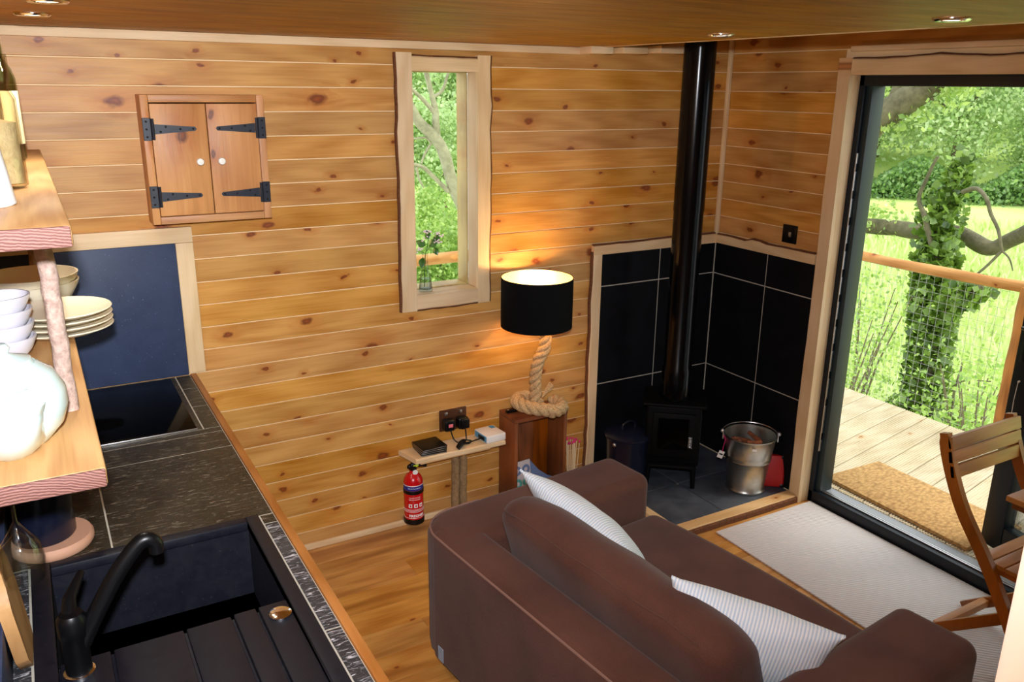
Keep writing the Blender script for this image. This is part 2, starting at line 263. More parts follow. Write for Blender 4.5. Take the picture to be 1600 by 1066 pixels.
    def ball(s, c, r, seg=12, sc=(1, 1, 1), mi=0):
        pr = [(math.sin(PI * i / 8) * 1., -math.cos(PI * i / 8)) for i in range(9)]; pr[0] = (1e-4, -1); pr[-1] = (1e-4, 1)
        o = len(s.v); s.lathe(pr, (0, 0, 0), seg, mi=mi)
        for i in range(o, len(s.v)): q = s.v[i]; s.v[i] = Vector(c) + Vector((q.x * r * sc[0], q.y * r * sc[1], q.z * r * sc[2]))
        return s
    def build(s, name, mats, parent=None, world=True, smooth=True, sharp=40):
        me = bpy.data.meshes.new(name); inv = WM[parent.name].inverted() if (parent and world and parent.name in WM) else None
        me.from_pydata([tuple(inv @ p) if inv else tuple(p) for p in s.v], [], s.f)
        for mt in (mats if isinstance(mats, (list, tuple)) else [mats]): me.materials.append(M[mt])
        if any(s.mi): me.polygons.foreach_set('material_index', s.mi)
        b = bmesh.new(); b.from_mesh(me); bmesh.ops.remove_doubles(b, verts=b.verts, dist=1e-6); bmesh.ops.recalc_face_normals(b, faces=b.faces)
        for f in b.faces: f.smooth = smooth
        for e in b.edges:
            if len(e.link_faces) == 2 and e.calc_face_angle(0) > math.radians(sharp): e.smooth = False
        b.to_mesh(me); b.free()
        o = bpy.data.objects.new(name, me); COL.objects.link(o)
        if parent: o.parent = parent
        WM[o.name] = WM.get(parent.name, Matrix()) if parent else Matrix()
        return o
def tag(o, label=None, cat=None, group=None, kind=None):
    for k, v in (('label', label), ('category', cat), ('group', group), ('kind', kind)):
        if v: o[k] = v
    return o
def thing(name, label, cat, loc=(0, 0, 0), rz=0, group=None, kind=None):
    o = bpy.data.objects.new(name, None); COL.objects.link(o); o.location = loc; o.rotation_euler = (0, 0, rz); o.empty_display_size = .05
    WM[o.name] = Matrix.Translation(loc) @ Matrix.Rotation(rz, 4, 'Z'); return tag(o, label, cat, group, kind)
def single(mb, name, mats, label, cat, loc=(0, 0, 0), group=None, **k):   # a thing that is one mesh, origin at its base
    mb.v = [p - Vector(loc) for p in mb.v]; o = mb.build(name, mats, **k); o.location = loc; WM[o.name] = Matrix.Translation(loc); return tag(o, label, cat, group)
def struct(o): o['kind'] = 'structure'; return o
def shell(name): return struct(thing(name, None, None))
def copy_tree(o, parent=None):
    c = o.copy(); COL.objects.link(c); c.parent = parent
    for ch in list(o.children): copy_tree(ch, c)
    return c
def smooth_path(pts, n=8):
    pts = [Vector(p) for p in pts]; out = []
    for i in range(len(pts) - 1):
        p0, p1, p2, p3 = pts[max(i - 1, 0)], pts[i], pts[i + 1], pts[min(i + 2, len(pts) - 1)]
        for k in range(n):
            t = k / n; out.append(.5 * ((2 * p1) + (p2 - p0) * t + (2 * p0 - 5 * p1 + 4 * p2 - p3) * t * t + (3 * p1 - p0 - 3 * p2 + p3) * t ** 3))
    return out + [pts[-1]]
def lerp_list(a, n): return [a[0] + (a[1] - a[0]) * i / (n - 1) for i in range(n)]
def wob(x, seed, sc=3.): return noise.noise(Vector((x * sc, seed * 7.31, .3)))

# ------------------------------------------------------------------ the room: shell
XL, YB, XR, ZC = -.165, 3.3, 3.155, 2.16
def board_profile(h, d, c=.004): return [(0, d), (h, d), (h, c), (h - c, 0), (c, 0), (0, c)]
MESH_CACHE = {}
def board(parent, mat, axis, u0, u1, pos, h, d, face, c=.004, name='board'):
    """a plank running along axis; pos = low edge, face = coordinate of the visible face"""
    if axis == 'xz': fn = lambda a, b, q: Vector((q, face + b, pos + a))         # back wall
    elif axis == 'yz': fn = lambda a, b, q: Vector((face + b, q, pos + a))       # right wall
    elif axis == 'floor': fn = lambda a, b, q: Vector((q, pos + a, face - b))
    else: fn = lambda a, b, q: Vector((q, pos + a, face + b))                    # ceiling
    return MB().prism(board_profile(h, d, c), fn, u0, u1).build(name, mat, parent, smooth=False)

wall_back = MB()
for x0, x1, z0, z1 in ((XL - .1, 1.36, -.1, 2.8), (1.755, XR + .2, -.1, 2.8), (1.36, 1.755, -.1, 1.075), (1.36, 1.755, 2.078, 2.8)): wall_back.box(x0, x1, YB + .0045, YB + .165, z0, z1)
wall_back = struct(wall_back.build('wall_back', 'tongue', smooth=False))
for k in range(30):
    z = -.004 + .09 * k; g = .0042
    spans = [(XL, XR)]
    if z + .09 > ZC: spans = [(2.29, XR)]
    elif z + .09 < 1.2: spans = [(XL, 2.36)]
    out = []
    for a, b in spans:
        if z + .09 > 1.08 and z < 2.06 and a < 1.37 and b > 1.74: out += [(a, 1.37), (1.742, b)]
        else: out.append((a, b))
    for a, b in out: board(wall_back, 'pine_back', 'xz', a, b, z + g / 2, .09 - g, .004, YB, .0016)
wall_right = MB()
for y0, y1, z0, z1 in ((2.60, YB + .165, -.1, 2.8), (.35, 2.60, 2.10, 2.8), (-1.1, .35, -.1, 2.8)): wall_right.box(XR + .0045, XR + .15, y0, y1, z0, z1)
wall_right = struct(wall_right.build('wall_right', 'tongue', smooth=False))
for k in range(30):
    z = -.004 + .09 * k; g = .0042
    if z + .09 < 1.2: a = None
    elif z < 2.07: a = 2.60
    else: a = -1.1
    if a is not None: board(wall_right, 'pine_right', 'yz', a, YB, z + g / 2, .09 - g, .004, XR, .0016)
    if z < 2.07: board(wall_right, 'pine_right', 'yz', -1.1, .36, z + g / 2, .09 - g, .004, XR, .0016)
wall_left = struct(MB().box(XL - .1, XL, -1.1, YB + .16, -.1, 2.8).build('wall_left', 'wall_paint', smooth=False))
wall_near = struct(MB().box(XL - .1, XR + .15, -1.2, -1.1, -.1, 2.8).build('wall_near', 'wall_paint', smooth=False))
floor = struct(MB().box(XL - .1, XR + .1, -1.1, YB + .16, -.12, -.016).build('floor', 'wall_paint', smooth=False))
y = -1.1; k = 0
while y < YB:
    w = min(.142, YB - y); cut = [XL, XR + .09]; j = random.uniform(.9, 2.6)
    cut = [XL, j, XR + .09]
    for a, b in zip(cut, cut[1:]): board(floor, 'floor', 'floor', a + .0006, b - .0006, y + .0006, w - .0012, .015, 0, .0012, 'plank')
    y += w
ceiling = struct(MB().box(XL - .1, 2.285, -1.1, YB, ZC + .012, ZC + .16).build('ceiling', 'wall_paint', smooth=False))
y = -1.1
while y < YB:
    w = min(.11, YB - y); board(ceiling, 'ceiling', 'ceil', XL, 2.285, y + .0006, w - .0012, .011, ZC, .0015, 'board'); y += w
struct(MB().box(XL - .1, XR + .15, -1.2, YB + .16, 2.7, 2.85).build('ceiling_high', 'wall_paint', smooth=False))
tr = shell('trim_1'); MB().rbox(2.285, 2.306, -1.1, YB - .002, ZC - .002, ZC + .17, .002).build('fascia', 'pale_y', tr)
tr = shell('trim_2'); MB().rbox(XL, 2.285, YB - .016, YB - .001, ZC - .032, ZC - .001, .003).build('cornice', 'pale_h', tr)
tr = shell('trim_3'); MB().rbox(XR - .022, XR - .001, YB - .022, YB - .001, 1.25, 2.69, .004).build('corner_bead', 'pale_v', tr)
tr = shell('trim_4'); MB().rbox(XR - .025, XR - .001, .3, 2.56, 2.145, 2.168, .003).build('batten', 'pale_y', tr)
sk = shell('baseboard_back'); MB().rbox(.475, 2.35, YB - .016, YB - .001, 0.001, .03, .004).build('skirting_strip', 'pale_h', sk)
# three stub slats under the loft edge
for x0, x1, z in ((2.225, 2.345, 2.130), (2.40, 2.54, 2.135), (2.615, 2.76, 2.142)):
    s_ = MB().rbox(x0, x1, YB - .11, YB - .013, z, z + .034, .004); 
    o = s_.build('trim_5', 'pale_h'); struct(o)

# live-edge planks: s along the length, t across (0 = straight side, w = wavy side)
def live_plank(parent, mat, L, w, th, fn, seed, amp=.012, cut0=0., cut1=0., bark=True, name='casing', lump=None):
    n = max(8, int(L / .05)); prof = []
    for i in range(n + 1):
        u = i / n; ww = w + amp * wob(u * L, seed, 4) + amp * .45 * wob(u * L, seed + 3, 14)
        if lump: ww += lump[1] * math.exp(-((u * L - lump[0]) / .035) ** 2)
        prof.append((u, ww))
    pos = lambda u, t: cut0 * t / w + u * (L - cut0 * t / w - cut1 * t / w)
    vs = []; fs = []
    for u, ww in prof:
        for t, d in ((0, 0), (ww, .0), (ww, th * .75), (ww - .006, th), (0, th)): vs.append(fn(pos(u, t), t, d))
    for i in range(n):
        for k in range(5): a = i * 5 + k; b = i * 5 + (k + 1) % 5; fs.append((a, b, b + 5, a + 5))
    fs += [[0, 1, 2, 3, 4], [n * 5 + k for k in (4, 3, 2, 1, 0)]]
    o = MB().add(vs, fs).build(name, mat, parent, sharp=30)
    if bark:
        vs = []; fs = []
        for i, (u, ww) in enumerate(prof):
            e = .005 + .004 * abs(wob(u * L, seed + 9, 25))
            for t, d in ((ww - .001, .001), (ww + e, .001), (ww + e, th * .62), (ww - .001, th * .86)): vs.append(fn(pos(u, t), t, d))
        for i in range(n):
            for k in range(4): a = i * 4 + k; b = i * 4 + (k + 1) % 4; fs.append((a, b, b + 4, a + 4))
        fs += [[0, 1, 2, 3], [n * 4 + k for k in (3, 2, 1, 0)]]
        MB().add(vs, fs).build('bark_edge', 'bark', o, sharp=30)
    return o

# ------------------------------------------------------------------ window with a live-edge surround
win = shell('window_1'); wx0, wx1, wz0, wz1 = 1.408, 1.709, 1.108, 2.044
live_plank(win, 'pale_v', wz1 - wz0 + .14, .066, .022, lambda s, t, d: Vector((wx0 - t, YB - d, wz0 - .07 + s)), 1, .012, .0, .0)
live_plank(win, 'pale_v', wz1 - wz0 + .135, .062, .022, lambda s, t, d: Vector((wx1 + t, YB - d, wz0 - .068 + s)), 2, .013, .0, .0, lump=(.85, .012))
live_plank(win, 'pale_h', wx1 - wx0, .058, .0225, lambda s, t, d: Vector((wx0 + s, YB - d, wz1 + t)), 4, .006)
live_plank(win, 'pale_h', wx1 - wx0, .064, .0225, lambda s, t, d: Vector((wx0 + s, YB - d, wz0 - t)), 5, .006)
for x0, x1, z0, z1, mt in ((wx0 - .02, wx0, wz0, wz1, 'pale_v'), (wx1, wx1 + .02, wz0, wz1, 'pale_v'), (wx0, wx1, wz1, wz1 + .02, 'pale_h'), (wx0, wx1, wz0 - .02, wz0, 'pale_h')):
    MB().rbox(x0, x1, YB + .0005, YB + .085, z0, z1, .0015).build('lining', mt, win)
for x0, x1, z0, z1 in ((wx0 - .03, wx0 + .003, wz0 - .02, wz1 + .02), (wx1 - .005, wx1 + .04, wz0 - .02, wz1 + .02), (wx0 + .003, wx1 - .005, wz1 - .003, wz1 + .03), (wx0 + .003, wx1 - .005, wz0 - .03, wz0 + .005)):
    MB().rbox(x0, x1, YB + .083, YB + .18, z0, z1, .004).build('outer_frame', 'weathered', win)
MB().box(wx0 + .0005, wx1 - .0005, YB + .076, YB + .081, wz0 + .0005, wz1 - .0005).build('pane', 'pane', win)

# ------------------------------------------------------------------ stove alcove: tiles, surround, hearth
alc = shell('trim_6')
HZ = .035
rows = [(HZ, .522), (.522, 1.038), (1.038, 1.205)]; g = .003
MB().box(2.392, XR - .003, YB - .006, YB + .012, HZ, 1.205).build('grout_bed', 'grout', alc)
MB().box(XR - .006, XR + .012, 2.608, YB - .004, HZ, 1.215).build('grout_bed', 'grout', alc)
for z0, z1 in rows:
    for a, b in ((2.394, 2.772), (2.772, XR - .008)): MB().rbox(a + g, b - g, YB - .0085, YB - .005, z0 + g, z1 - g, .001, 1).build('tile', 'tile', alc)
    for a, b in ((2.61, 2.92), (2.92, YB - .01)): MB().rbox(XR - .0085, XR - .005, a + g, b - g, z0 + g, z1 - g, .001, 1).build('tile', 'tile', alc)
sur = shell('trim_7')
live_plank(sur, 'pale_v', 1.215, .052, .022, lambda s, t, d: Vector((2.395 - t, YB - d, .004 + s)), 7, .011)
live_plank(sur, 'pale_h', XR - 2.35, .048, .0225, lambda s, t, d: Vector((2.345 + s, YB - d, 1.203 + t)), 8, .005)
live_plank(sur, 'pale_y', YB - .024 - 2.622, .048, .022, lambda s, t, d: Vector((XR - d, 2.622 + s, 1.205 + t)), 9, .012, lump=(.38, .018))
hearth = shell('trim_8')
MB().box(2.40, XR - .004, 2.622, YB - .006, .001, HZ - .006).build('grout_bed', 'grout_h', hearth)
for a, b in ((2.40, 2.70), (2.70, XR - .009)):
    for c, d in ((2.624, 2.955), (2.955, YB - .009)): MB().rbox(a + .003, b - .003, c + .003, d - .003, HZ - .01, HZ, .0015, 1).build('tile', 'hearth', hearth)
live_plank(hearth, 'hearth_edge', XR - 2.40 + .045, .062, .038, lambda s, t, d: Vector((2.40 + s, 2.622 - t, .001 + d)), 12, .007)
MB().rbox(2.355, 2.40, 2.56, YB - .024, .001, .039, .003).build('edge_strip', 'pale_y', hearth)

# ------------------------------------------------------------------ glazed door
door = shell('door_1'); FX = 3.205
live_plank(door, 'pale_v', 2.118, .07, .022, lambda s, t, d: Vector((XR - d, 2.548 + t, .002 + s)), 21, .004, bark=False, name='casing')
live_plank(door, 'pale_y', 2.546 - .33, .068, .022, lambda s, t, d: Vector((XR - d, .33 + s, 2.05 + t)), 22, .010, name='casing')
MB().rbox(XR + .0005, FX, 2.549, 2.575, .002, 2.07, .002).build('reveal', 'pale_v', door)
MB().rbox(XR + .0005, FX, .4, 2.549, 2.05, 2.066, .002).build('reveal', 'pale_y', door)
MB().rbox(FX, FX + .07, 2.525, 2.60, .0, 2.09, .003).build('jamb', 'frame', door)
MB().rbox(FX + .02, FX + .105, 2.497, 2.53, .06, 2.03, .003).build('rebate', 'frame_green', door)
MB().rbox(FX, FX + .10, .38, 2.60, 2.005, 2.09, .003).build('head', 'frame', door)
MB().rbox(FX, FX + .07, .38, .45, .0, 2.09, .003).build('jamb', 'frame', door)
sill = MB().rbox(FX, FX + .055, .4, 2.60, .0, .062, .003).build('sill', 'frame', door)
MB().rbox(FX + .030, FX + .038, .4, 2.525, .0625, .069, .001).build('track', 'steel', sill)
MB().rbox(FX + .046, FX + .052, .4, 2.525, .0625, .067, .001).build('track', 'steel', sill)
MB().rbox(FX + .056, FX + .12, .4, 2.60, .0, .058, .003).build('outer_sill', 'sill_grey', door)
ks = MB().rbox(FX + .002, FX + .016, 2.519, 2.5245, .28, 1.72, .001).build('lock_keep', 'steel', door)
for z in (.34, .52, .66, .80, .92, 1.04, 1.16, 1.28, 1.40, 1.52, 1.64): MB().box(FX + .004, FX + .014, 2.5175, 2.519, z, z + .035).build('slot', 'black', ks)
# leaf standing ajar on the near side
hx, hy = FX + .05, .97; ang = math.atan2(3.475 - hx, 1.80 - hy); T = Matrix.Translation((hx, hy, 0)) @ Matrix.Rotation(-ang, 4, 'Z'); LL = math.hypot(3.475 - hx, 1.80 - hy)
lf = MB().rbox(-.03, .03, 0, .10, .085, 2.02, .004, T=T).rbox(-.03, .03, LL - .105, LL, .085, 2.02, .004, T=T).rbox(-.028, .028, .1, LL - .105, .085, .2, .004, T=T).rbox(-.028, .028, .1, LL - .105, 1.92, 2.02, .004, T=T).build('door_leaf', 'frame', door)
MB().box(-.006, .006, .095, LL - .1, .195, 1.925, T=T).build('pane', 'pane', lf)
MB().rbox(-.045, -.03, LL - .066, LL - .036, .93, 1.15, .004, T=T).tube([T @ Vector((-.04, LL - .05, 1.08)), T @ Vector((-.075, LL - .05, 1.08)), T @ Vector((-.08, LL - .07, 1.08)), T @ Vector((-.08, LL - .17, 1.075))], .008).build('handle', 'black', lf)
# other leaf, folded right back outside
T2 = Matrix.Translation((FX + .11, 2.575, 0)) @ Matrix.Rotation(-math.radians(32), 4, 'Z')
lf2 = MB().rbox(0, .05, 0, .1, .085, 2.02, .004, T=T2).rbox(0, .05, LL - .105, LL, .085, 2.02, .004, T=T2).rbox(.002, .048, .1, LL - .105, .085, .2, .004, T=T2).rbox(.002, .048, .1, LL - .105, 1.92, 2.02, .004, T=T2).build('door_leaf', 'frame_green', door)
MB().box(.02, .03, .095, LL - .1, .195, 1.925, T=T2).build('pane', 'pane', lf2)
# heart hanging on the ajar leaf
hp = T @ Vector((-.046, LL - .05, .665))
ht = thing('heart_ornament', 'small grey heart hanging on a cord against the dark door leaf', 'ornament', hp)
poly = []
for i in range(28):
    a = 2 * PI * i / 28; poly.append((.0019 * 16 * math.sin(a) ** 3, .0019 * (13 * math.cos(a) - 5 * math.cos(2 * a) - 2 * math.cos(3 * a) - math.cos(4 * a))))
Rz = Matrix.Rotation(-ang - PI / 2 + PI, 4, 'Z')
MB().prism(poly, lambda a, b, d: hp + Rz @ Vector((a, d, b)), -.006, .006).build('heart', 'stone', ht, sharp=50)
MB().tube([hp + Vector((0, 0, .01)), hp + Vector((.002, .004, .1)), hp + Vector((.008, .004, .18))], .0015, 6).tube([hp + Vector((.008, .004, .18)), hp + Vector((.03, .004, .185))], .004, 6).build('cord', 'white', ht)

# ------------------------------------------------------------------ switch, socket, ceiling lights
sw = thing('light_switch', 'dark square light switch plate on the right wall above the tiled alcove', 'switch', (XR, 2.80, 1.32))
MB().rbox(XR - .008, XR - .0005, 2.755, 2.843, 1.277, 1.365, .003).build('plate', 'black', sw)
MB().rbox(XR - .014, XR - .008, 2.785, 2.800, 1.308, 1.332, .002).build('rocker', 'steel', sw)
so = thing('double_socket', 'brown metal double socket plate on the board wall above the little ledge', 'socket', (1.582, YB, .487))
MB().rbox(1.512, 1.652, YB - .009, YB - .0005, .435, .540, .003).build('plate', 'brown_plate', so)
for x in (1.545, 1.62): MB().rbox(x - .007, x + .007, YB - .014, YB - .009, .515, .53, .002).build('rocker', 'steel', so)
for i, x in enumerate((1.548, 1.618)):
    p = thing('plug', ('black plug with a pink sticker in the left half of the socket', 'black adaptor plug in the right half of the socket')[i], 'plug', (x, YB - .009, .475))
    MB().rbox(x - .027, x + .027, YB - .052, YB - .0095, .447, .503, .010, 3).build('plug_body', 'black', p)
    if i == 0: MB().rbox(x - .010, x + .012, YB - .0535, YB - .0515, .468, .484, .0005).build('sticker', 'pink_print', p)
    else: MB().rbox(x - .02, x + .024, YB - .066, YB - .052, .452, .500, .006, 3).build('plug_back', 'black', p)
lab = ('chrome downlight in the ceiling boards nearest the back wall, at top left', 'chrome downlight cut by the top edge of the picture, at top left', 'smaller-looking chrome downlight near the loft edge above the flue pipe', 'chrome downlight near the loft edge above the glazed door')
for (x, y), lb in zip(((.07, 2.68), (.09, 2.22), (2.05, 2.2), (2.03, 1.37)), lab):
    d = thing('downlight', lb, 'ceiling light', (x, y, ZC), group='ceiling downlights')
    MB().lathe([(.030, -.001), (.045, -.001), (.045, -.004), (.040, -.008), (.032, -.006)], (x, y, ZC), 28, closed=True).build('bezel', 'chrome', d)
    MB().lathe([(.0301, -.0012), (.0301, -.004), (.02, -.0055), (.001, -.006)], (x, y, ZC), 24).build('lens', 'spot_glow', d)
    l = lamp('downlight_beam', 'SPOT', (x, y, ZC - .012), 15 if x < 1 else 3.5, (1, .90, .74), spot_size=math.radians(125), spot_blend=.8, shadow_soft_size=.02)

# ------------------------------------------------------------------ worktop run along the left wall
cnt = thing('kitchen_counter', 'dark slate topped kitchen counter with timber edging along the left wall', 'counter', (.14, 1.4, 0))
MB().box(XL + .004, .44, .2, YB - .02, .001, .70).box(XL + .004, .44, 2.03, YB - .02, .70, .878).box(.41, .44, .2, 2.03, .70, .878).box(XL + .004, -.125, .2, 2.03, .70, .878).build('carcass', 'carcass', cnt)
MB().box(XL + .004, .444, 2.03, YB - .02, .878, .8988).box(.405, .444, .2, 2.03, .878, .8988).box(XL + .004, -.118, .2, 2.03, .878, .8988).build('grout_bed', 'grout', cnt)
MB().rbox(.4455, .468, .2, YB - .02, .86, .904, .003).build('edging', 'edge', cnt)
g = .0022
for x0, x1, y0, y1, mt in ((XL + .006, .0565, 2.03, 2.40, 'slate_top'), (XL + .006, .0565, 2.40, 2.66, 'slate_top'), (.0565, .4445, 2.03, 2.525, 'slate_top'), (.0565, .4445, 2.525, 2.66, 'slate_top'), (XL + .006, .4445, 2.66, 2.70, 'slate_top'), (.39, .4445, 2.70, 2.92, 'slate_top'), (.39, .4445, 2.92, 3.12, 'slate_top'), (.39, .4445, 3.12, YB - .022, 'slate_top'), (XL + .006, .39, 2.70, YB - .022, 'slate_top'),
                           (.4075, .4445, 1.98, 2.03, 'slate_top'), (.4075, .4445, 1.475, 1.98, 'slate_rough'), (.4075, .4445, .9, 1.475, 'slate_rough'), (.4075, .4445, .2, .9, 'slate_rough'), (XL + .006, -.121, 1.5, 2.03, 'slate_rough'), (XL + .006, -.121, .2, 1.5, 'slate_rough')):
    MB().rbox(x0 + g, x1 - g, y0 + g, y1 - g, .885, .90, .001, 1).build('slate_tile', mt, cnt)
MB().rbox(XL + .002, XL + .012, .2, 2.62, .9005, 1.02, .001).build('upstand', 'splash', cnt)
hob = thing('hob', 'black glass hob set in the slate worktop in front of the blue splashback', 'hob', (.2, 2.98, .9))
MB().rbox(-.12, .37, 2.705, 3.25, .9005, .906, .002).build('glass_top', 'hob', hob)
MB().rbox(-.12, .372, 2.7015, 2.7045, .9005, .9055, .001).build('front_trim', 'steel', hob)
# splashback
sb = shell('trim_9')
MB().rbox(XL + .003, .442, YB - .019, YB - .003, .9005, 1.416, .002).build('slate_panel', 'splash', sb)
MB().rbox(XL + .003, .505, YB - .022, YB - .001, 1.4165, 1.475, .003).build('frame_rail', 'pale_h', sb)
MB().rbox(.4425, .505, YB - .022, YB - .001, .905, 1.416, .003).build('frame_stile', 'pale_v', sb)
# sink
sk = thing('sink', 'black granite inset sink with a grooved drainer on the near side', 'sink', (.14, 1.5, .88))
RZ = .908; ix0, ix1, iy0, iy1 = -.078, .371, 1.625, 1.995; fz = .68
s_ = MB().rbox(-.118, ix0, .55, 2.028, .88, RZ, .004).rbox(ix1, .404, .55, 2.028, .88, RZ, .004).rbox(ix0, ix1, iy1, 2.028, .88, RZ, .004)
s_.box(ix0 - .012, ix0, iy0, iy1, fz - .012, .885).box(ix1, ix1 + .012, iy0, iy1, fz - .012, .885).box(ix0 - .012, ix1 + .012, iy1, iy1 + .012, fz - .012, .885).box(ix0 - .012, ix1 + .012, iy0 - .012, iy0, fz - .012, .885)
s_.build('bowl', 'sink', sk, sharp=30)
MB().box(ix0 - .012, ix1 + .012, iy0 - .012, iy1 + .012, fz - .012, fz).build('bowl_floor', 'sink', sk)
dm = MB(); gx = [(.018, .157), (.157, .253), (.253, .305)]
edges = [ix0, .018, .156, .252, .304, ix1]
for a, b in zip(edges, edges[1:]): dm.rbox(a + .003, b - .003, .55, iy0 - .002, .884, .898 if b < .3 else .901, .003)
dm.box(ix0, ix1, .55, iy0 - .002, .870, .888)
dm.build('drainer', 'sink', sk)
MB().lathe([(.0245, 0), (.0245, .004), (.018, .0075), (.001, .008)], (.342, 1.575, .9012), 28).build('waste_knob', 'chrome', sk)
MB().lathe([(.045, 0), (.045, .003), (.03, .004), (.001, .002)], (.14, 1.8, fz + .0005), 28).build('drain', 'chrome', sk)
tp = thing('mixer_tap', 'matt black mixer tap standing at the wall side of the sink', 'tap', (-.042, 1.575, .898))
MB().lathe([(.028, 0), (.028, .008), (.025, .010)], (-.042, 1.575, .8985), 28).build('base_ring', 'chrome', tp)
MB().lathe([(.0235, .010), (.0235, .085), (.026, .088), (.026, .125), (.020, .135), (.001, .137)], (-.042, 1.575, .8985), 28).build('tap_body', 'black', tp)
sp = smooth_path([(-.03, 1.575, .965), (-.005, 1.576, 1.01), (.045, 1.578, 1.09), (.085, 1.58, 1.137), (.105, 1.58, 1.147), (.118, 1.58, 1.135), (.119, 1.58, 1.115)], 6)
MB().tube(sp, [.0175 - .004 * i / len(sp) for i in range(len(sp))], 14).build('spout', 'black', tp)
MB().tube([(-.045, 1.575, 1.02), (-.04, 1.61, 1.045), (-.015, 1.67, 1.06)], [.016, .012, .007], 12).build('lever', 'black', tp)

# ------------------------------------------------------------------ thick open shelves on the left wall
SX = .05
shf = thing('open_shelf', 'thick two-tier timber shelf on branch posts along the left wall', 'shelf', (-.05, 2.4, 1.31))
for z in (1.347, 1.769):
    sh = MB().rbox(XL + .003, SX, 1.496, YB - .024, z - .036, z, .005, 2).build('shelf_board', 'shelf', shf)
    MB().rbox(XL + .003, SX - .002, 1.490, 1.497, z - .035, z - .001, .003, 2).build('end_grain', 'endgrain', sh)
def branch(x, y, z0, z1, r, seed, par, mt='branch', name='branch_post'):
    pts = [(x + .006 * wob(i * .2, seed, 3), y + .006 * wob(i * .2, seed + 1, 3), z0 + (z1 - z0) * i / 14) for i in range(15)]
    return MB().tube(pts, [r * (1 + .10 * wob(i * .3, seed + 2, 3)) for i in range(15)], 14).build(name, mt, par)
branch(.010, 1.82, 1.348, 1.732, .0165, 1, shf); branch(-.02, 3.18, 1.348, 1.732, .015, 2, shf)
# crockery
tea = thing('teapot', 'pale celadon teapot with a fat spout on the lower shelf', 'teapot', (-.085, 1.685, 1.347))
c = (-.085, 1.685, 1.3475)
MB().lathe([(.052, 0), (.058, .004), (.085, .035), (.096, .07), (.094, .10), (.078, .132), (.055, .150), (.052, .152), (.05, .149)], c, 40).build('pot_body', 'celadon', tea)
MB().lathe([(.051, .150), (.046, .160), (.022, .168), (.012, .172), (.016, .182), (.010, .19), (.001, .191)], c, 32).build('lid', 'celadon', tea)
sp = smooth_path([(-.09, 1.655, 1.395), (-.088, 1.62, 1.398), (-.078, 1.585, 1.418), (-.058, 1.573, 1.452), (-.040, 1.560, 1.470)], 5)
MB().tube(sp, [.068 - .050 * (i / (len(sp) - 1)) ** 1.1 for i in range(len(sp))], 20).build('spout', 'celadon', tea)
MB().tube(smooth_path([(-.1, 1.77, 1.465), (-.11, 1.82, 1.47), (-.115, 1.835, 1.43), (-.105, 1.8, 1.385), (-.1, 1.775, 1.375)], 6), .009, 10).build('handle', 'celadon', tea)
def bowl_prof(r, h, f=.45): return [(.0005, .004), (r * f, .004), (r * f, 0), (r * f + .004, 0), (r * .80, h * .4), (r * .97, h * .85), (r, h), (r - .005, h), (r * .95 - .004, h * .84), (r * .77, h * .42), (r * f * .9, .010), (.0005, .009)]
bowls = ['topmost', 'second from top', 'third from top', 'lowest']
b0 = None
for i in range(4):
    z = 1.348 + .034 * i; lb = 'small lilac-white bowl, %s of the stack of four behind the teapot' % bowls[3 - i]
    if b0 is None: b0 = o = single(MB().lathe(bowl_prof(.066, .055), (-.098, 2.25, z), 40), 'small_bowl', 'lilac', lb, 'bowl', (-.098, 2.25, z), 'small bowls on the lower shelf')
    else: o = b0.copy(); COL.objects.link(o); o.location = (-.098, 2.25, z)
    o['label'] = lb
pl = [(.0005, .003), (.06, .003), (.062, 0), (.068, 0), (.09, .005), (.122, .017), (.126, .020), (.124, .0225), (.09, .0095), (.06, .0075), (.0005, .0065)]
b0 = None
for i in range(4):
    z = 1.348 + .0155 * i; lb = 'white plate, %s of the stack of four overhanging the lower shelf' % bowls[3 - i]
    if b0 is None: b0 = o = single(MB().lathe(pl, (.026, 2.44, z), 48), 'plate', 'cream', lb, 'plate', (.026, 2.44, z), 'plates on the lower shelf')
    else: o = b0.copy(); COL.objects.link(o); o.location = (.026, 2.44, z)
    o['label'] = lb
b0 = None
for i in range(2):
    z = 1.348 + .022 * i; lb = ('lower', 'upper')[i] + ' of two large cream bowls nested behind the plates'
    if b0 is None: b0 = o = single(MB().lathe(bowl_prof(.128, .085, .38), (-.035, 2.74, z), 48), 'serving_bowl', 'cream', lb, 'bowl', (-.035, 2.74, z), 'large bowls on the lower shelf')
    else: o = b0.copy(); COL.objects.link(o); o.location = (-.035, 2.74, z)
    o['label'] = lb
ju = thing('jug', 'plain white jug cut by the left edge on the upper shelf', 'jug', (-.088, 1.80, 1.769))
MB().lathe([(.0005, .004), (.060, .004), (.062, 0), (.065, .003), (.058, .06), (.049, .12), (.047, .155), (.044, .155), (.046, .12), (.055, .06), (.058, .010), (.0005, .009)], (-.088, 1.80, 1.7695), 36).build('jug_body', 'jugwhite', ju)
MB().tube(smooth_path([(-.14, 1.80, 1.90), (-.158, 1.80, 1.89), (-.158, 1.80, 1.83), (-.146, 1.80, 1.80)], 5), .006, 10).build('handle', 'jugwhite', ju)
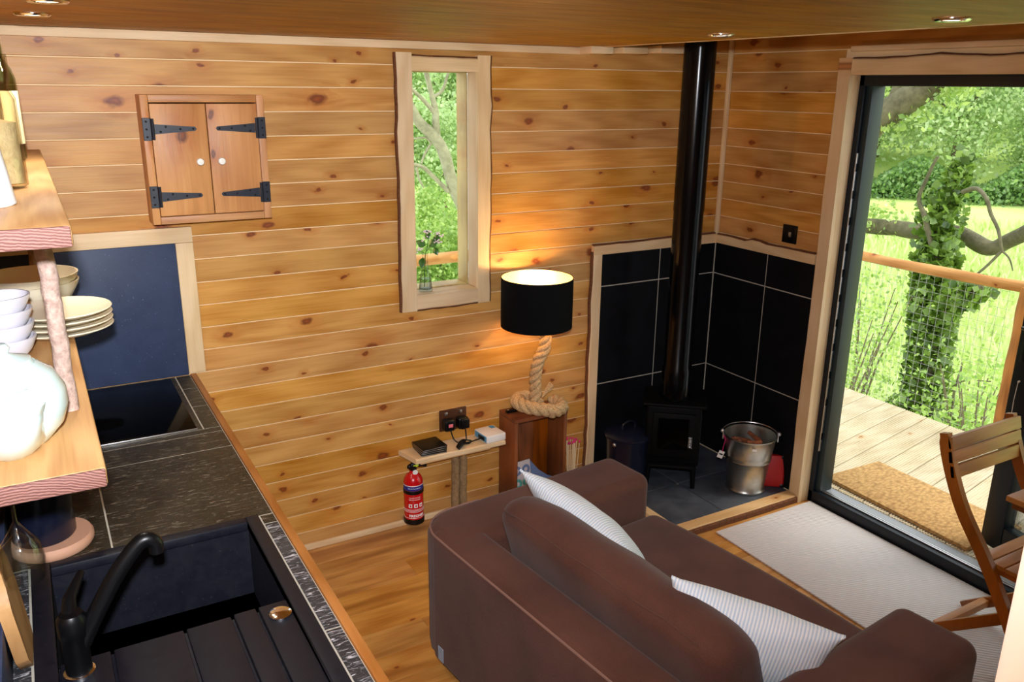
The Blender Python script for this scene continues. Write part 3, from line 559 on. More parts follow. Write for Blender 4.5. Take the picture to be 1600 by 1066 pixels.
def bottle(name, label, x, y, r, h, mt, neck=.015, cap=None, lab=None, inner=None, z=1.7695):
    t_ = thing(name, label, 'bottle' if name != 'storage_jar' else 'jar', (x, y, z)); sh_ = 1. if name != 'storage_jar' else 1.22
    MB().lathe([(.0005, .005), (r * .8, 0), (r, .006), (r, h * .68), (r * .8, h * .76), (neck, h * .84), (neck, h), (neck - .003, h), (neck - .003, h * .84), (r * .78 - .003, h * .75), (r - .003, h * .67), (r - .003, .009), (.0005, .009)], (x, y, z), 32).build('glass_body', mt, t_)
    if cap: MB().lathe([(.0005, h + .022), (neck + .002, h + .022), (neck + .003, h - .012), (neck + .0005, h - .012)], (x, y, z), 20).build('cap', cap, t_)
    if lab: MB().lathe([(r + .0006, h * .14), (r + .0012, h * .14), (r + .0012, h * .58), (r + .0006, h * .58)], (x, y, z), 32, closed=True).build('paper_label', lab, t_)
    if inner: MB().lathe([(.0005, .011), (r - .006, .011), (r - .006, h * .5), (.0005, h * .53)], (x, y, z), 24).build('contents', inner, t_)
bottle('storage_jar', 'tall glass jar of brown dry food behind the white jug on the upper shelf', -.045, 2.09, .046, .27, 'amber', .041, None, None, 'pasta')
bottle('glass_bottle', 'green-necked bottle with a cream label farthest along the upper shelf', -.028, 2.83, .036, .33, 'green_glass', .013, None, 'label')
bottle('carafe', 'tall clear glass carafe between jar and labelled bottle on the upper shelf', -.075, 2.42, .045, .34, 'glass', .03)
# below the shelf
cr = thing('utensil_crock', 'tall black crock standing on the worktop beneath the shelves', 'crock', (-.082, 2.13, .93))
MB().lathe([(.0005, .004), (.062, .004), (.066, 0), (.070, .006), (.070, .2), (.067, .203), (.064, .2), (.064, .012), (.0005, .010)], (-.082, 2.13, .9285), 36).build('crock_body', 'navy', cr)
single(MB().lathe([(.062, 0), (.088, 0), (.093, .008), (.093, .020), (.088, .0275), (.05, .0275), (.0005, .0275), (.0005, .0005)], (-.068, 2.125, .9008), 40), 'wooden_ring', 'terracotta', 'pinkish wooden ring stand under the black crock', 'stand', (-.068, 2.125, .9008))
cb = thing('chopping_board', 'small rough wooden paddle board leaning by the sink at left edge', 'chopping board', (-.13, 1.7, .9))
Tb = Matrix.Translation((-.118, 1.765, .9015)) @ Matrix.Rotation(math.radians(-6), 4, 'Y')
poly = [(0, .0), (.012, -.004)] + [(.03 - .01 * i, 0) for i in range(0)]
poly = [(-.005, .01), (-.02, 0), (-.13, .004), (-.16, .04), (-.165, .15), (-.14, .20), (-.085, .225), (-.075, .30), (-.06, .315), (-.045, .30), (-.04, .225), (-.01, .19), (.003, .12)]
MB().prism(poly, lambda a, b, d: Tb @ Vector((d, a, b)), -.022, 0).build('board_body', 'board', cb, sharp=50)
wg = thing('hanging_glass', 'stemmed glass hanging foot-up beneath the near end of the lower shelf', 'glass', (-.105, 1.62, 1.10))
MB().lathe([(.001, .2), (.036, .203), (.036, .206), (.004, .208), (.0035, .2), (.0035, .12), (.012, .105), (.034, .07), (.038, .04), (.034, .0), (.032, .0), (.036, .04), (.032, .069), (.001, .1)], (-.105, 1.62, 1.1015), 32).build('glass_body', 'glass', wg)
MB().rbox(-.15, -.06, 1.56, 1.575, 1.296, 1.3105, .002).rbox(-.125, -.118, 1.575, 1.70, 1.296, 1.3025, .001).rbox(-.092, -.085, 1.575, 1.70, 1.296, 1.3025, .001).build('hanger', 'brown_plate', shf)

# ------------------------------------------------------------------ wall cabinet
cx0, cx1, cz0, cz1 = .352, .80, 1.495, 1.968; cy = YB - .115
cab = thing('hanging_cabinet', 'two-door pine wall cabinet with black strap hinges above the splashback', 'cabinet', ((cx0 + cx1) / 2, YB, cz0))
a, b, c, d = .365, .782, 1.503, 1.948
MB().rbox(a, a + .026, cy, YB - .001, c, d, .002).build('side_panel', 'cab_v', cab); MB().rbox(b - .026, b, cy, YB - .001, c, d, .002).build('side_panel', 'cab_v', cab)
MB().rbox(a + .0265, b - .0265, cy, YB - .001, d - .026, d, .002).build('top_panel', 'cab_h', cab); MB().rbox(a + .0265, b - .0265, cy, YB - .001, c, c + .026, .002).build('bottom_panel', 'cab_h', cab)
MB().box(a + .027, b - .027, YB - .012, YB - .001, c + .027, d - .027).build('back_panel', 'cab_h', cab)
mid = (a + b) / 2 + .004
for s, (x0, x1) in ((1, (a + .028, mid - .0015)), (-1, (mid + .0015, b - .028))):
    dr = MB().rbox(x0, x1, cy - .001, cy + .018, c + .029, d - .030, .002).build('door', 'cab_v', cab)
    xk = mid - s * .037
    MB().lathe([(.006, 0), (.006, .008), (.0125, .012), (.0135, .018), (.011, .023), (.001, .024)], (0, 0, 0), 20, T=Matrix.Translation((xk, cy - .001, (c + d) / 2 - .006)) @ Matrix.Rotation(PI / 2, 4, 'X')).build('knob', 'knob', dr)
    for zz in (d - .115, c + .098):
        e = x0 - .002 if s > 0 else x1 + .002
        h = MB().prism([(e + s * .012, zz - .017), (e + s * .10, zz - .010), (e + s * .145, zz - .007), (e + s * .150, zz), (e + s * .145, zz + .007), (e + s * .10, zz + .010), (e + s * .012, zz + .017)][::1], lambda p, q, r: Vector((p, r, q)), cy - .0045, cy - .0015)
        h.rbox(*sorted((e - s * .026, e)), cy - .0045, cy - .0005, zz - .038, zz + .038, .001, 1).tube([(e + s * .006, cy - .005, zz - .036), (e + s * .006, cy - .005, zz + .036)], .0055, 10)
        h = h.build('strap_hinge', 'iron', dr if s else cab, sharp=30)
    # screw heads ride on the door as one small part
    sc_ = MB()
    for zz in (d - .115, c + .098):
        e = x0 - .002 if s > 0 else x1 + .002
        for dx, dz in ((-.014, -.026), (-.014, 0), (-.014, .026), (.03, -.009), (.048, .008), (.095, 0), (.138, 0)): sc_.ball((e + s * dx, cy - .005, zz + dz), .0036, 8, (1, .5, 1))
    sc_.build('screw_heads', 'black', dr)['kind'] = 'stuff'

# ------------------------------------------------------------------ flue and stove (set across the corner)
sx, sy = 2.705, 3.03; Ts = Matrix.Translation((sx, sy, HZ)) @ Matrix.Rotation(math.radians(-40), 4, 'Z')
stv = thing('wood_stove', 'small black wood stove across the tiled corner with a tall flue pipe', 'stove', (sx, sy, HZ))
MB().rbox(-.135, .135, -.115, .12, .13, .44, .012, 3, T=Ts).build('stove_body', 'stove', stv)
MB().rbox(-.155, .155, -.135, .13, .441, .458, .006, 2, T=Ts).build('top_plate', 'stove', stv)
dr = MB().rbox(-.105, .105, -.133, -.116, .17, .41, .008, 2, T=Ts).build('door', 'stove', stv)
MB().rbox(-.075, .075, -.137, -.1335, .22, .385, .004, 2, T=Ts).build('glass', 'hob', dr)
MB().tube([Ts @ Vector((.085 + .009 * math.cos(k * .9), -.150 + .009 * math.sin(k * .9), .24 + .0012 * k)) for k in range(50)], .0022, 6).build('coil_handle', 'steel', dr)
MB().rbox(-.11, .11, -.17, -.136, .13, .145, .004, 2, T=Ts).build('ash_lip', 'stove', stv)
for x_, y_ in ((-.11, -.09), (.11, -.09), (-.11, .09), (.11, .09)): MB().tube([Ts @ Vector((x_ * 1.0, y_, .135)), Ts @ Vector((x_ * 1.06, y_ * 1.1, .0))], [.016, .012], 10).build('leg', 'stove', stv)
fx, fy = 2.69, 3.01
MB().lathe([(.076, .46), (.076, .62), (.070, .63), (.070, 1.425)], (fx, fy, HZ), 36).build('flue_pipe', 'pipe', stv)
MB().lathe([(.0725, 1.40), (.0725, 2.66)], (fx, fy, HZ), 36).build('flue_pipe', 'pipe', stv)
# lidded coal pot, galvanised bucket, red case
cp = thing('coal_pot', 'dark lidded coal pot in the left corner of the tiled alcove', 'pot', (2.475, 3.12, HZ))
c = (2.50, 3.13, HZ + .0005)
MB().lathe([(.095, 0), (.105, .01), (.118, .24), (.121, .245), (.115, .25), (.10, .249)], c, 36).build('pot_body', 'navy', cp)
MB().lathe([(.123, .250), (.124, .258), (.10, .272), (.05, .284), (.001, .286)], c, 36).build('lid', 'navy', cp)
MB().tube(smooth_path([(2.46, 3.13, .318), (2.465, 3.13, .345), (2.50, 3.13, .356), (2.535, 3.13, .345), (2.54, 3.13, .318)], 5), .005, 8).build('lid_handle', 'iron', cp)
for p_ in ((2.383, 3.09, .265), (2.617, 3.17, .265)): MB().ball(p_, .010).build('handle_lug', 'steel', cp)
bx, by = 2.975, 2.755
bk = thing('bucket', 'galvanised metal bucket of kindling in front of the tiled wall', 'bucket', (bx, by, HZ))
c = (bx, by, HZ + .0005)
MB().lathe([(.0005, .012), (.088, .012), (.092, .004), (.095, 0), (.099, .004), (.097, .012), (.091, .020), (.108, .165), (.112, .168), (.110, .178), (.114, .182), (.112, .192), (.126, .288), (.131, .291), (.131, .297), (.125, .297), (.109, .19), (.089, .03), (.0005, .028)], c, 48).build('bucket_body', 'galv', bk, sharp=60)
da = math.radians(-38); dx, dy = math.cos(da), math.sin(da)
hp_ = []
for i in range(17):
    a = PI * i / 16; hp_.append((bx + dx * .136 * math.cos(a) + dy * -.12 * math.sin(a) * 1., by + dy * .136 * math.cos(a) + dx * .12 * math.sin(a), HZ + .30 + .012 * math.sin(a)))
MB().tube(hp_, .0032, 8).build('handle', 'steel', bk)
for s in (1, -1): MB().rbox(-.012, .012, -.003, .003, -.02, .03, .002, T=Matrix.Translation((bx + s * dx * .134, by + s * dy * .134, HZ + .285)) @ Matrix.Rotation(da + PI / 2, 4, 'Z')).ball((bx + s * dx * .139, by + s * dy * .139, HZ + .305), .011).build('handle_ear', 'steel', bk)
MB().rbox(-.011, .011, -.0005, .0005, -.006, .006, .0002, 1, T=Matrix.Translation((bx - .072, by - .104, HZ + .262)) @ Matrix.Rotation(math.radians(-33), 4, 'Z')).build('sticker', 'white', bk)
tg = thing('price_tag', 'small white tag on a pink loop dangling beside the bucket', 'tag', (2.845, 2.80, .24))
tc = Vector((2.853, 2.815, .24)); Tt = Matrix.Translation(tc) @ Matrix.Rotation(math.radians(-38), 4, 'Z') @ Matrix.Rotation(math.radians(18), 4, 'Y')
MB().rbox(-.014, .014, -.0008, .0008, -.04, 0, .0005, 1, T=Tt).build('tag_card', 'white', tg)
MB().rbox(-.009, .009, -.0012, -.0009, -.022, -.014, .0001, 1, T=Tt).build('print', 'black', tg)
MB().tube(smooth_path([tc + Vector((0, 0, -.004)), tc + Vector((.006, 0, .03)), tc + Vector((.016, .004, .06)), (bx - dx * .139, by - dy * .139, HZ + .30)], 5), .0016, 6).build('loop', 'pink', tg)
M['kindling'] = bark_mat('kindling', srgb(70, 32, 18), srgb(150, 84, 48), 60, .5); M['kindling_pale'] = plain('cut_wood', srgb(206, 156, 104), .8); M['ash'] = bark_mat('bark_chips', srgb(30, 14, 8), srgb(96, 48, 26), 80, 1)
single(MB().lathe([(.0005, .03), (.088, .031), (.112, .215), (.07, .232), (.0005, .24)], c, 28), 'bark_chips', 'ash', None, None, c)['kind'] = 'stuff'
bpy.data.objects['bark_chips']['label'] = 'dark bark chips filling the galvanised bucket'; bpy.data.objects['bark_chips']['category'] = 'bark'
for i, (a, r0, ln, tilt, mt, lb) in enumerate(((1.9, .045, .12, .35, 'kindling', 'brown split stick lying at the back of the bucket'), (2.6, .05, .11, .3, 'kindling', 'reddish stick at the left side inside the bucket'), (.3, .05, .09, .2, 'kindling', 'short dark stick at the right side inside the bucket'), (4.4, .05, .07, .12, 'kindling', 'short stick at the front inside the bucket'))):
    p = Vector((bx + r0 * math.cos(a), by + r0 * math.sin(a), HZ + .252 + .006 * i)); q = Vector((math.cos(a + 1.2), math.sin(a + 1.2), tilt)).normalized() * ln / 2
    single(MB().tube([p - q, p + q], [.013, .010], 7), 'kindling_stick', mt, lb, 'kindling', p, 'kindling in the bucket')
p = Vector((bx - .012, by - .062, HZ + .253)); single(MB().lathe([(.0005, 0), (.022, 0), (.024, .006), (.022, .013), (.0005, .013)], p, 18), 'wood_disc', 'kindling_pale', 'round pale slice of wood on top of the bucket of kindling', 'wood slice', p)
rc = thing('red_case', 'flat red plastic case leaning behind the galvanised bucket', 'case', (3.11, 2.69, HZ))
Tr = Matrix.Translation((3.095, 2.685, HZ + .004)) @ Matrix.Rotation(math.radians(-40), 4, 'Z') @ Matrix.Rotation(math.radians(-12), 4, 'X')
MB().rbox(-.055, .055, 0, .038, 0, .165, .008, 3, T=Tr).build('case_body', 'red_case', rc)
MB().rbox(.035, .057, -.002, .040, .0, .018, .004, 2, T=Tr).rbox(.035, .057, -.002, .040, .147, .167, .004, 2, T=Tr).build('corner_guards', 'black', rc)

# ------------------------------------------------------------------ crate with rope lamp
cr = thing('crate', 'dark stained upright timber crate standing against the wall under the lamp', 'crate', (1.975, 3.21, 0))
kx0, kx1, ky0, ky1, kh = 1.828, 2.122, 3.135, 3.290, .49
MB().rbox(kx0, kx0 + .018, ky0, ky1, .001, kh - .0185, .002).build('side_panel', 'crate_v', cr); MB().rbox(kx1 - .018, kx1, ky0, ky1, .001, kh - .0185, .002).build('side_panel', 'crate_v', cr)
MB().rbox(kx0, kx1, ky0 - .003, ky1, kh - .018, kh, .002).build('top_panel', 'crate_h', cr); MB().rbox(kx0 + .0185, kx1 - .0185, ky0, ky1, .02, .038, .002).build('bottom_panel', 'crate_h', cr)
for i in range(3):
    w = (kx1 - kx0 - .037) / 3; MB().rbox(kx0 + .0185 + i * w, kx0 + .0185 + (i + 1) * w - .001, ky1 - .012, ky1 - .001, .0385, kh - .0185, .001).build('back_board', 'crate_v', cr)
pm = thing('puzzle_book', 'pale patterned booklet with round blue motifs standing inside the crate', 'booklet', (1.89, 3.2, .038))
Tm = Matrix.Translation((1.848, 3.165, .0395)) @ Matrix.Rotation(math.radians(6), 4, 'Z') @ Matrix.Rotation(math.radians(-8), 4, 'X')
MB().rbox(0, .11, 0, .006, 0, .20, .001, T=Tm).build('cover', 'booklet', pm)
for x_ in (.03, .082):
    for z_ in (.155, .09):
        MB().lathe([(.010, 0), (.024, 0), (.024, .0006), (.010, .0006)], (0, 0, 0), 24, closed=True, T=Tm @ Matrix.Translation((x_, -.0004, z_)) @ Matrix.Rotation(PI / 2, 4, 'X')).build('round_motif', 'dull_blue' if z_ > .1 else 'teal', pm)
bl = thing('blue_magazine', 'dull blue magazine slumped beside the patterned booklet in the crate', 'magazine', (2.03, 3.23, .038))
Tm = Matrix.Translation((1.962, 3.20, .0395)) @ Matrix.Rotation(math.radians(-6), 4, 'X')
MB().prism([(0, 0), (.13, 0), (.13, .07), (.10, .085), (.05, .125), (.002, .185)], lambda a, b, d: Tm @ Vector((a, d, b)), 0, .006).build('cover', 'dull_blue', bl)
# lamp
lx, ly, lz = 1.955, 3.105, kh
lmp = thing('rope_lamp', 'table lamp of coiled thick rope with a black drum shade', 'lamp', (lx, ly, lz))
def rope(path, R, name, par, pitch=.12, strands=3):
    path = [Vector(p) for p in path]; d = [0]
    for a, b in zip(path, path[1:]): d.append(d[-1] + (b - a).length)
    mb = MB(); up = None; fr = []
    for i, p in enumerate(path):
        tn = (path[min(i + 1, len(path) - 1)] - path[max(i - 1, 0)]).normalized()
        if up is None: up = tn.orthogonal().normalized()
        up = (up - tn * up.dot(tn)).normalized(); fr.append((up.copy(), tn.cross(up)))
    for k in range(strands):
        pts = [p + (u * math.cos(q / pitch * 2 * PI + k * 2 * PI / strands) + v * math.sin(q / pitch * 2 * PI + k * 2 * PI / strands)) * R * .52 for p, q, (u, v) in zip(path, d, fr)]
        mb.tube(pts, R * .56, 9)
    return mb.build(name, 'rope', par, sharp=70)
R_ = .031; ccx, ccy = lx + .02, 3.165; CR = .100; cz = lz + R_ + .003
ccy = 3.158
coil = [(ccx + CR * 1.12 * math.cos(a), ccy + CR * math.sin(a), cz + .018 * (1 - math.cos(a)) * (1 if math.cos(a) < 0 else .5)) for a in lerp_list([math.radians(60), math.radians(60 + 330)], 110)]
rope(coil, R_, 'rope_coil', lmp)
kn = smooth_path([(ccx + .02, ccy + .04, cz + .02), (ccx - .012, ccy + .03, cz + .0), (ccx - .025, ccy + .005, cz + .025), (ccx - .025, ccy - .0, cz + .09), (ccx - .033, ccy - .01, cz + .16), (ccx - .028, ccy - .025, cz + .24), (ccx - .005, ccy - .045, cz + .32), (lx + .005, ly, .93), (lx, ly, .98)], 14)
rope(kn, R_ * .92, 'rope_stem', lmp)
fr = MB()
for i in range(26):
    a = random.uniform(-.5, .6); b_ = random.uniform(-.4, .4); p = Vector((ccx + .015, ccy + .0, cz + .045)); q = p + Vector((.055 * math.cos(a), .03 * b_, .05 + .03 * math.sin(a))); fr.tube([p, (p + q) / 2 + Vector((0, 0, .006)), q], .003, 5)
fr.build('frayed_end', 'rope', lmp)
sz0, sz1, sr = .945, 1.172, .163
sx_, sy_ = 1.922, 3.115
MB().lathe([(sr, sz0), (sr, sz1), (sr - .002, sz1), (sr - .002, sz0)], (sx_, sy_, 0), 56, closed=True).build('lamp_shade', 'shade', lmp, sharp=60)
MB().lathe([(sr - .0025, sz0 + .001), (sr - .0025, sz1 - .001), (sr - .0035, sz1 - .001), (sr - .0035, sz0 + .001)], (sx_, sy_, 0), 56, closed=True).build('shade_lining', 'gold', lmp, sharp=60)
sp_m = MB()
for k in range(3): a = 2 * PI * k / 3 + .5; sp_m.tube([(sx_, sy_, .985), (sx_ + (sr - .003) * math.cos(a), sy_ + (sr - .003) * math.sin(a), .985)], .002, 6)
sp_m.lathe([(.014, .96), (.014, 1.03), (.001, 1.03)], (sx_, sy_, 0), 16).tube([(lx, ly, .95), (sx_, sy_, .99)], .01, 8).build('shade_carrier', 'brown_plate', lmp)
MB().ball((sx_, sy_, 1.065), .028, 16, (1, 1, 1.25)).build('bulb', 'glow', lmp)
lamp('lamp_bulb_light', 'POINT', (sx_, sy_, 1.105), 7.5, (1, .68, .34), shadow_soft_size=.03)
# black remote / torch lying on crate behind the coil
rm = thing('remote_control', 'thin black remote on the back left corner of the crate', 'remote', (1.86, 3.25, kh))
MB().rbox(1.836, 1.90, 3.225, 3.245, kh + .0006, kh + .014, .003).build('remote_body', 'black', rm)
MB().rbox(1.842, 1.852, 3.230, 3.240, kh + .0142, kh + .016, .001).build('button', 'steel', rm)
# long matches in a glass beside the crate
gl = thing('match_jar', 'small square glass holding pink-tipped long matches beside the crate', 'jar', (2.20, 3.2, 0))
MB().lathe([(.0005, .004), (.034, .004), (.038, 0), (.040, .004), (.040, .13), (.037, .13), (.037, .01), (.0005, .008)], (2.20, 3.20, .001), 24).build('glass_body', 'glass', gl)
for i in range(16):
    a = i * 2.4; r0 = .006 + .021 * ((i * .37) % 1); r1 = .012 + .030 * ((i * .61) % 1); b0_ = Vector((2.20 + r0 * math.cos(a), 3.20 + r0 * math.sin(a), .012)); t1 = Vector((2.20 + r1 * math.cos(a), 3.20 + r1 * math.sin(a), .275 + .02 * ((i * .77) % 1)))
    mt_ = thing('long_match', 'long pink-tipped match standing in the glass beside the crate', 'match', b0_, group='matches in the glass')
    MB().tube([b0_, t1], .0022, 5).build('stick', 'match', mt_); MB().ball(t1, .005, 6, (1, 1, 1.6)).build('match_head', 'pink', mt_)

# ------------------------------------------------------------------ little ledge with its clutter
ld = thing('ledge', 'narrow live-edge timber ledge on split branch legs below the socket', 'ledge', (1.54, 3.22, 0))
lp = live_plank(ld, 'pale_h', .47, .135, .022, lambda s, t, d: Vector((1.305 + s, YB - .004 - t, .364 + d)), 31, .008, name='ledge_board', cut0=.03, cut1=-.02, bark=False)
MB().rbox(1.36, 1.72, YB - .128, YB - .004, .350, .3635, .006, 2).build('under_board', 'hearth_edge', ld)
for x_ in (1.57, 1.612): branch(x_, 3.252, .001, .349, .019, x_ * 9, ld, 'branch2', 'branch_leg')
cst = []
for i in range(4):
    lb = 'black square coaster, %s of the pile of four on the ledge' % bowls[3 - i]; z = .3868 + .0085 * i
    Tc = Matrix.Translation((1.432, 3.232, z)) @ Matrix.Rotation(math.radians(2 * i - 3), 4, 'Z')
    o = single(MB().rbox(-.062, .062, -.058, .058, 0, .0075, .002, 2, T=Tc), 'coaster', 'black', lb, 'coaster', (1.432, 3.232, z), 'coasters on the ledge')
    MB().rbox(-.0625, .0625, -.0585, .0585, .002, .004, .0005, 1, T=Tc).build('edge_band', 'steel', o)
rt = thing('router_box', 'small white box with pale blue end at the crate end of the ledge', 'box', (1.735, 3.235, .387))
Tq = Matrix.Translation((1.742, 3.222, .3868)) @ Matrix.Rotation(math.radians(4), 4, 'Z')
MB().rbox(-.052, .052, -.058, .058, 0, .036, .004, 3, T=Tq).build('case', 'white', rt)
MB().rbox(-.0535, -.0515, -.05, .05, .004, .032, .0005, 1, T=Tq).build('end_panel', 'router_blue', rt); MB().rbox(-.0545, -.053, -.035, .02, .008, .026, .0005, 1, T=Tq).build('port', 'black', rt)
MB().rbox(.02, .045, .02, .05, .0358, .0364, .0001, 1, T=Tq).build('printed_mark', 'router_blue', rt)
cbl = smooth_path([(1.548, 3.25, .455), (1.56, 3.235, .41), (1.585, 3.21, .393), (1.62, 3.2, .393), (1.64, 3.225, .393), (1.60, 3.24, .396), (1.57, 3.21, .396), (1.60, 3.195, .402), (1.65, 3.21, .396), (1.695, 3.215, .400)], 8)
single(MB().tube(cbl, .0032, 8), 'power_cable', 'black', 'black cable from the left plug looped on the ledge', 'cable', (1.6, 3.22, .388))
cbl = smooth_path([(1.618, 3.235, .452), (1.617, 3.225, .41), (1.61, 3.22, .4035), (1.585, 3.205, .4035), (1.565, 3.19, .396), (1.555, 3.175, .392)], 8)
cc = thing('cable_bundle', 'black tied bundle of cable under the right plug on the ledge', 'cable', (1.58, 3.2, .388))
MB().tube(cbl, .0032, 8).build('lead', 'black', cc); 
for k in range(3): MB().tube(smooth_path([(1.548, 3.165 + .009 * k, .394), (1.575, 3.18 + .009 * k, .404 + .004 * k), (1.60, 3.195 + .009 * k, .400 + .004 * k)], 5), .0062, 8).build('loop', 'black', cc)

# ------------------------------------------------------------------ fire extinguisher on the wall
ex, ey, e0 = 1.347, YB - .068, .045
fe = thing('fire_extinguisher', 'small red fire extinguisher with black lever head below the ledge', 'fire extinguisher', (ex, ey, e0))
c = (ex, ey, e0)
MB().lathe([(.0005, .0), (.038, .0), (.0475, .004), (.048, .012), (.048, .026), (.0455, .028)], c, 36).build('base_band', 'black', fe)
MB().lathe([(.0452, .028), (.0452, .205), (.042, .222), (.033, .238), (.02, .248), (.016, .254), (.016, .262), (.001, .263)], c, 36).build('cylinder', 'red', fe)
MB().lathe([(.0458, .155), (.0475, .157), (.0475, .172), (.0458, .174)], c, 36, closed=True).build('strap', 'black', fe)
MB().lathe([(.0455, .175), (.0459, .175), (.0459, .196), (.0455, .196)], c, 36, closed=True).build('blue_band', 'blue_label', fe)
MB().lathe([(.0455, .197), (.0458, .197), (.0458, .200), (.0455, .200)], c, 36, closed=True).build('white_band', 'white_print', fe)
hd = MB().lathe([(.015, .262), (.018, .266), (.018, .285), (.012, .292), (.001, .292)], c, 18); V3 = lambda x, y, z: Vector((ex + x, ey + y, e0 + z))
hd.tube([V3(-.02, 0, .285), V3(.03, -.01, .30), V3(.045, -.015, .318)], [.007, .008, .006], 8).tube([V3(-.01, 0, .283), V3(.04, -.012, .283), V3(.06, -.018, .277)], [.007, .008, .006], 8).ball(V3(-.018, -.004, .282), .012)
hd.build('lever_head', 'black', fe)
MB().lathe([(.0005, 0), (.012, 0), (.012, .006), (.0005, .006)], (0, 0, 0), 20, T=Matrix.Translation((ex + .003, ey - .016, e0 + .256)) @ Matrix.Rotation(PI / 2, 4, 'X')).build('gauge', 'white', fe)
MB().ball(V3(.012, -.02, .290), .009, 10, (1, .5, 1)).tube([V3(-.005, -.02, .29), V3(.012, -.02, .29)], .003, 6).build('safety_pin', 'lime', fe)
MB().rbox(ex - .02, ex + .02, ey + .046, YB - .001, .06, .2, .003).rbox(ex - .035, ex + .035, ey - .01, YB - .001, .032, .0445, .003).build('wall_bracket', 'steel', fe)
def wrap_text(txt, size, zc, a0, mt, name, par, bold=0.):
    cu = bpy.data.curves.new(name, 'FONT'); cu.body = txt; cu.size = size; cu.align_x = 'CENTER'; cu.align_y = 'CENTER'; cu.extrude = .0003; cu.resolution_u = 2; cu.offset = bold
    tmp = bpy.data.objects.new(name, cu); COL.objects.link(tmp); dg = bpy.context.evaluated_depsgraph_get(); me = bpy.data.meshes.new_from_object(tmp.evaluated_get(dg)); bpy.data.objects.remove(tmp)
    R0 = .0456; vs = []
    for q in me.vertices:
        a = a0 + q.co.x / R0; vs.append((ex + (R0 + q.co.z) * math.sin(a), ey - (R0 + q.co.z) * math.cos(a), e0 + zc + q.co.y))
    mb = MB().add(vs, [list(p.vertices) for p in me.polygons]); return mb.build(name, mt, par, smooth=False)
A0 = math.radians(-22)
wrap_text('FIRECHIEF', .0165, .048, A0 + .28, 'white_print', 'lettering', fe, .0006)
wrap_text('1 kg ABC POWDER', .0065, .140, A0 + .1, 'white_print', 'lettering', fe)
wrap_text('FIRE EXTINGUISHER', .0062, .130, A0 + .1, 'white_print', 'lettering', fe)
wrap_text('FIRE EXTINGUISHER', .0070, .186, A0 + .1, 'white_print', 'lettering', fe)
for i in range(3):
    a = A0 - .35 + .55 * i; T_ = Matrix.Translation((ex, ey, e0 + .1)) @ Matrix.Rotation(a, 4, 'Z') @ Matrix.Translation((0, -.0462, 0))
    pn = MB().rbox(-.008, .008, -.0003, .0006, -.009, .009, .0002, 1, T=T_).build('pictogram', 'white_print', fe)
    MB().rbox(-.003, .004, -.0008, -.0002, -.006, .005, .0002, 1, T=T_).build('symbol', 'red', pn)
for z_ in (.079, .073, .067): MB().lathe([(.0453, z_), (.0457, z_), (.0457, z_ + .0016), (.0453, z_ + .0016)], c, 36, closed=True).build('print_line', 'white_print', fe)
MB().lathe([(.0453, .036), (.0457, .036), (.0457, .0375), (.0453, .0375)], c, 36, closed=True).build('print_line', 'white_print', fe)

# ------------------------------------------------------------------ vase in the window
vx, vy, vz = 1.474, 3.335, wz0 + .0005
va = thing('bud_vase', 'small clear conical glass vase on the window ledge', 'vase', (vx, vy, vz))
MB().lathe([(.0005, .006), (.027, .004), (.030, .001), (.031, .008), (.026, .06), (.015, .11), (.011, .15), (.0125, .17), (.0105, .17), (.009, .15), (.013, .11), (.024, .06), (.028, .012), (.0005, .010)], (vx, vy, vz), 28).build('glass_body', 'glass', va)
MB().lathe([(.0005, .0105), (.0275, .0125), (.0238, .0595), (.0005, .060)], (vx, vy, vz), 24).build('water', 'glass', va)
sg = thing('flower_sprig', 'leafy sprig with pale pink blossom standing in the glass vase', 'flower', (vx, vy, vz))
stem = smooth_path([(vx - .005, vy, vz + .02), (vx + .0, vy, vz + .15), (vx + .012, vy, vz + .2), (vx + .02, vy, vz + .25)], 5); MB().tube(stem, .0016, 6).tube([(vx + .008, vy, vz + .18), (vx + .05, vy, vz + .225)], .0012, 5).tube([(vx + .004, vy, vz + .17), (vx - .025, vy, vz + .185)], .0012, 5).build('stem', 'dark_leaf', sg)
for (px_, pz_, L_, a_) in ((.002, .205, .05, 2.6), (.02, .2, .055, .6), (.048, .21, .05, 1.2), (.045, .195, .04, -1.2), (-.012, .155, .05, -1.7), (.02, .235, .04, 1.9)):
    lv = MB(); d_ = Vector((math.cos(a_), .2, math.sin(a_))); n_ = Vector((-math.sin(a_), 0, math.cos(a_))); p0 = Vector((vx + px_, vy, vz + pz_))
    L = [p0 + d_ * L_ * t_ + n_ * s_ * L_ * .36 * math.sin(PI * min(1, t_ ** .8)) + Vector((0, -.01 * t_ * t_ - .004 * abs(s_), 0)) for t_ in (0, .25, .5, .75, 1) for s_ in (-1, 0, 1)]
    lv.add(L, [(i * 3 + k, i * 3 + k + 1, i * 3 + k + 4, i * 3 + k + 3) for i in range(4) for k in range(2)]); lv.build('leaf', 'dark_leaf', sg)
for px_, pz_, n_ in ((-.028, .19, 12), (.012, .262, 14), (.065, .25, 12), (.06, .222, 12), (-.002, .235, 6)):
    fl = MB()
    for i in range(n_): fl.ball((vx + px_ + random.gauss(0, .009), vy + random.gauss(0, .006), vz + pz_ + random.gauss(0, .006)), random.uniform(.003, .006), 6, (1, 1, .7))
    fl.build('blossom', 'petal', sg)

